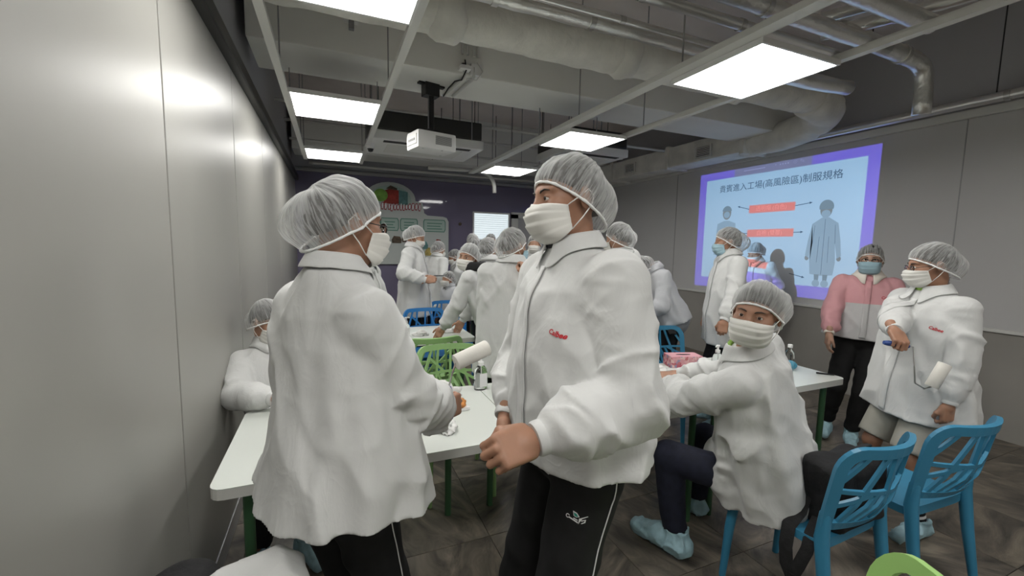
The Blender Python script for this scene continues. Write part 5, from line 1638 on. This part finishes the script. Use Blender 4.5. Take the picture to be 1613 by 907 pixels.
def cast_back():
    # standing at the slide, blue mask
    simple('stand', 'standing person with blue mask before the slide, hand on the table', (1146, 381), 3.72, 1.70, 152, 140, pitch=-4, mask='mask_blue', net='tall', seed=6, hem=.44, skin='skin_tan', logo=True, hvox=.0055, vox=.011,
           arms=dict(L=dict(wrist=at(1136, 522, 3.42), hint=(.6, -.5, -.4), pose=GRIP, dir=(-.2, -.1, -1)), R=dict(pose=RELAX)))
    # wearer lit by the projector, in front of the slide
    simple('lit', 'person in the projector beam, face turned down, blue-lit hairnet before the slide', (1190, 398), 5.28, 1.60, 195, 185, pitch=-28, net='plain', netm='net_dense', seed=7, hem=.45, leanv=(-.06, 0, 0), hvox=.007)
    # behind the front man
    simple('behind', 'person in white coat behind the front man, head turned away', (974, 376), 3.35, 1.68, 120, 110, pitch=-10, net='plain', seed=8, hem=.42, width=1.12, depth=1.1, leanv=(-.12, -.08, 0),
           arms=dict(R=dict(wrist=(2.30, 2.62, .80), hint=(.8, -.3, -.2)), L=dict(wrist=(1.80, 3.0, .95), hint=(-.6, 0, -.4))))
    # bending over, back in the corner of the slide wall
    hcb = at(1008, 424, 4.10); pb = at(1052, 500, 4.15)
    pelb = np.array([pb[0], pb[1], .93])
    CAST['bend'] = person('person bending forward beside the wall, only the rounded back in view', (pb[0], pb[1]), 1.70, 160, 'coat_grey',
           pelvis=pelb, neck=hcb+np.array([.13, -.04, .01]), head=hcb, look=165, pitch=-55, vox=.013, hvox=.008, net='plain', seed=9, seated=True, hem=.5, width=.98, depth=1.05, placket=False,
           arms=dict(L=dict(wrist=hcb+np.array([-.12, -.12, -.42]), hint=(.3, -.5, 0)), R=dict(wrist=hcb+np.array([-.15, .2, -.42]), hint=(.3, .5, 0))), skirt=[(pelb, pelb+(.02, -.01, -.03), .19, .18)])
    # with the phone
    ph = at(679, 437, 4.72)
    P = simple('phone', 'standing person in white coat looking down at a phone', (655, 373), 4.95, 1.76, 335, 335, pitch=-22, net='plain', netm='net_dense', seed=10, hem=.42, width=1.05, depth=1.1, hvox=.006, vox=.012,
           arms=dict(R=dict(wrist=ph+np.array([-.06, -.05, -.03]), hint=(-.4, -.6, -.7), pose=GRIP, dir=(.9, -.1, .15), back=(.1, -.9, .3)),
                     L=dict(wrist=ph+np.array([-.05, .12, -.03]), hint=(-.1, .6, -.7), pose=GRIP, dir=(.9, -.4, .15), back=(.1, .9, .3))))
    e = empty('phone', ph+np.array([.07, .0, .02]), R(-20), 'black phone held by the standing person in white', 'phone')
    MB().box(-.04, .075, -.036, .036, -.004, .004, .003).build('case', MATS['phone_black'], e); MB().box(-.036, .071, -.033, .033, .0041, .0046).build('screen', MATS['phone_black'], e)
    # leaning girl looking back
    gw = at(696, 519, 3.72)
    simple('girl', 'girl in white coat leaning on the second-row table, looking at the viewer', (738, 405), 3.80, 1.62, 140, 222, net='plain', netm='net_dense', seed=11, hem=.40, undershirt='shirt_black', collar=False, leanv=(-.20, .12, 0), eyes=True, pitch=-3, roll=-6, hvox=.0058, vox=.011, width=1.0,
           arms=dict(L=dict(wrist=gw, hint=(.2, -.8, -.2), pose=FLAT), R=dict(wrist=gw+np.array([.25, .25, 0]), hint=(.7, .2, -.2), pose=FLAT)))
    nb = CAST['girl']['nb']
    def scarf(p): 
        q = p-nb-np.array([.03, -.02, .015]); rr_ = np.sqrt(q[:, 0]**2+q[:, 1]**2)
        return np.sqrt((rr_-.078)**2+(q[:, 2]*.8)**2)-.036-.006*ridge(q[:, 0]*16, q[:, 1]*16, q[:, 2]*16)
    blob('scarf', scarf, nb-.2, nb+.2, .009, MATS['shirt_black'], CAST['girl']['body'], CAST['girl']['org'])
    # back turned, hand at the mask
    hw = at(830, 436, 2.80)
    P = simple('back', 'person in white coat with back turned, adjusting a blue mask', (808, 388), 3.0, 1.72, 62, 22, pitch=-8, mask='mask_blue', net='plain', seed=12, hem=.39, width=1.10, depth=1.05, hvox=.0055, vox=.0095, fold=1.1,
           arms=dict(R=dict(wrist=hw, hint=(.7, -.6, -.7), pose=GRIP, dir=at(824, 398, 2.84)-hw, back=(.4, -.8, .3)), L=dict(wrist=(1.25, 2.98, 1.10), hint=(-.5, -.2, -.8))), placket=False)
    # seated by the wall
    pw = np.array([-.24, 2.66, .54]); hw_ = at(423, 506, 2.42)
    CAST['wall'] = person('seated person in white coat by the pale wall panels, half hidden', (-.27, 2.66), 1.60, 285, 'coat_white', pelvis=pw, neck=hw_+np.array([.0, .03, -.12]), head=hw_, look=320, pitch=-18, vox=.0105, hvox=.006, net='flat', netm='net_thin', seed=13, seated=True, hem=.3, width=.95, depth=1.0,
           arms=dict(R=dict(wrist=(-.27, 2.33, .80), hint=(-.9, .2, -.3)), L=dict(wrist=(.08, 2.35, .80), hint=(.8, .2, -.3))), feet=dict(L=dict(ankle=(-.15, 2.25, .085)), R=dict(ankle=(-.36, 2.25, .085))), skirt=[(pw, pw+(0, -.15, 0), .15, .14)], placket=False)
    # behind the left person: only shoulder and mask edge in view
    simple('hid', 'person in white coat standing close behind the person with the raised roller', (576, 394), 3.10, 1.60, 330, 340, net='plain', seed=14, hem=.40, width=1.12, depth=1.1)
    # far group by the display board and doorway
    far = 'people far back by the purple wall'
    simple('f1', 'far person in white bending over the back table below the display board', (691, 393), 6.3, 1.62, 30, 30, pitch=-20, net='flat', netm='net_thin', seed=15, hem=.38, vox=.018, hvox=.010, leanv=(.08, .05, 0), placket=False)
    simple('f2', 'far person in white right of the bent figure near the board edge', (716, 405), 6.8, 1.60, 170, 170, pitch=-20, net='flat', netm='net_thin', seed=16, hem=.4, vox=.018, hvox=.010, leanv=(-.08, .0, 0), placket=False)
    simple('f3', 'far person whose hairnet shows just above the leaning girl', (744, 381), 6.4, 1.66, 90, 100, net='plain', seed=17, vox=.018, hvox=.010, placket=False)
    simple('f4', 'person whose net shows between the leaning girl and the back-turned figure', (770, 393), 4.4, 1.62, 70, 30, net='plain', seed=18, vox=.016, hvox=.009, placket=False)
    simple('f5', 'far person right below the bright white window', (773, 380), 7.0, 1.64, 270, 270, net='flat', netm='net_thin', seed=19, vox=.018, hvox=.010, placket=False)
    simple('f6', 'far person in white between back-turned figure and front man', (842, 385), 5.4, 1.62, 250, 240, net='plain', seed=20, vox=.018, hvox=.010, placket=False)
    simple('f7', 'far short person in grey coat between the phone user and the leaning girl', (706, 440), 5.75, 1.30, 200, 200, net='flat', seed=21, vox=.018, hvox=.010, placket=False, coat='coat_grey')


head_parts()
cast_1(); cast_2(); cast_3(); cast_4(); cast_5(); cast_back()
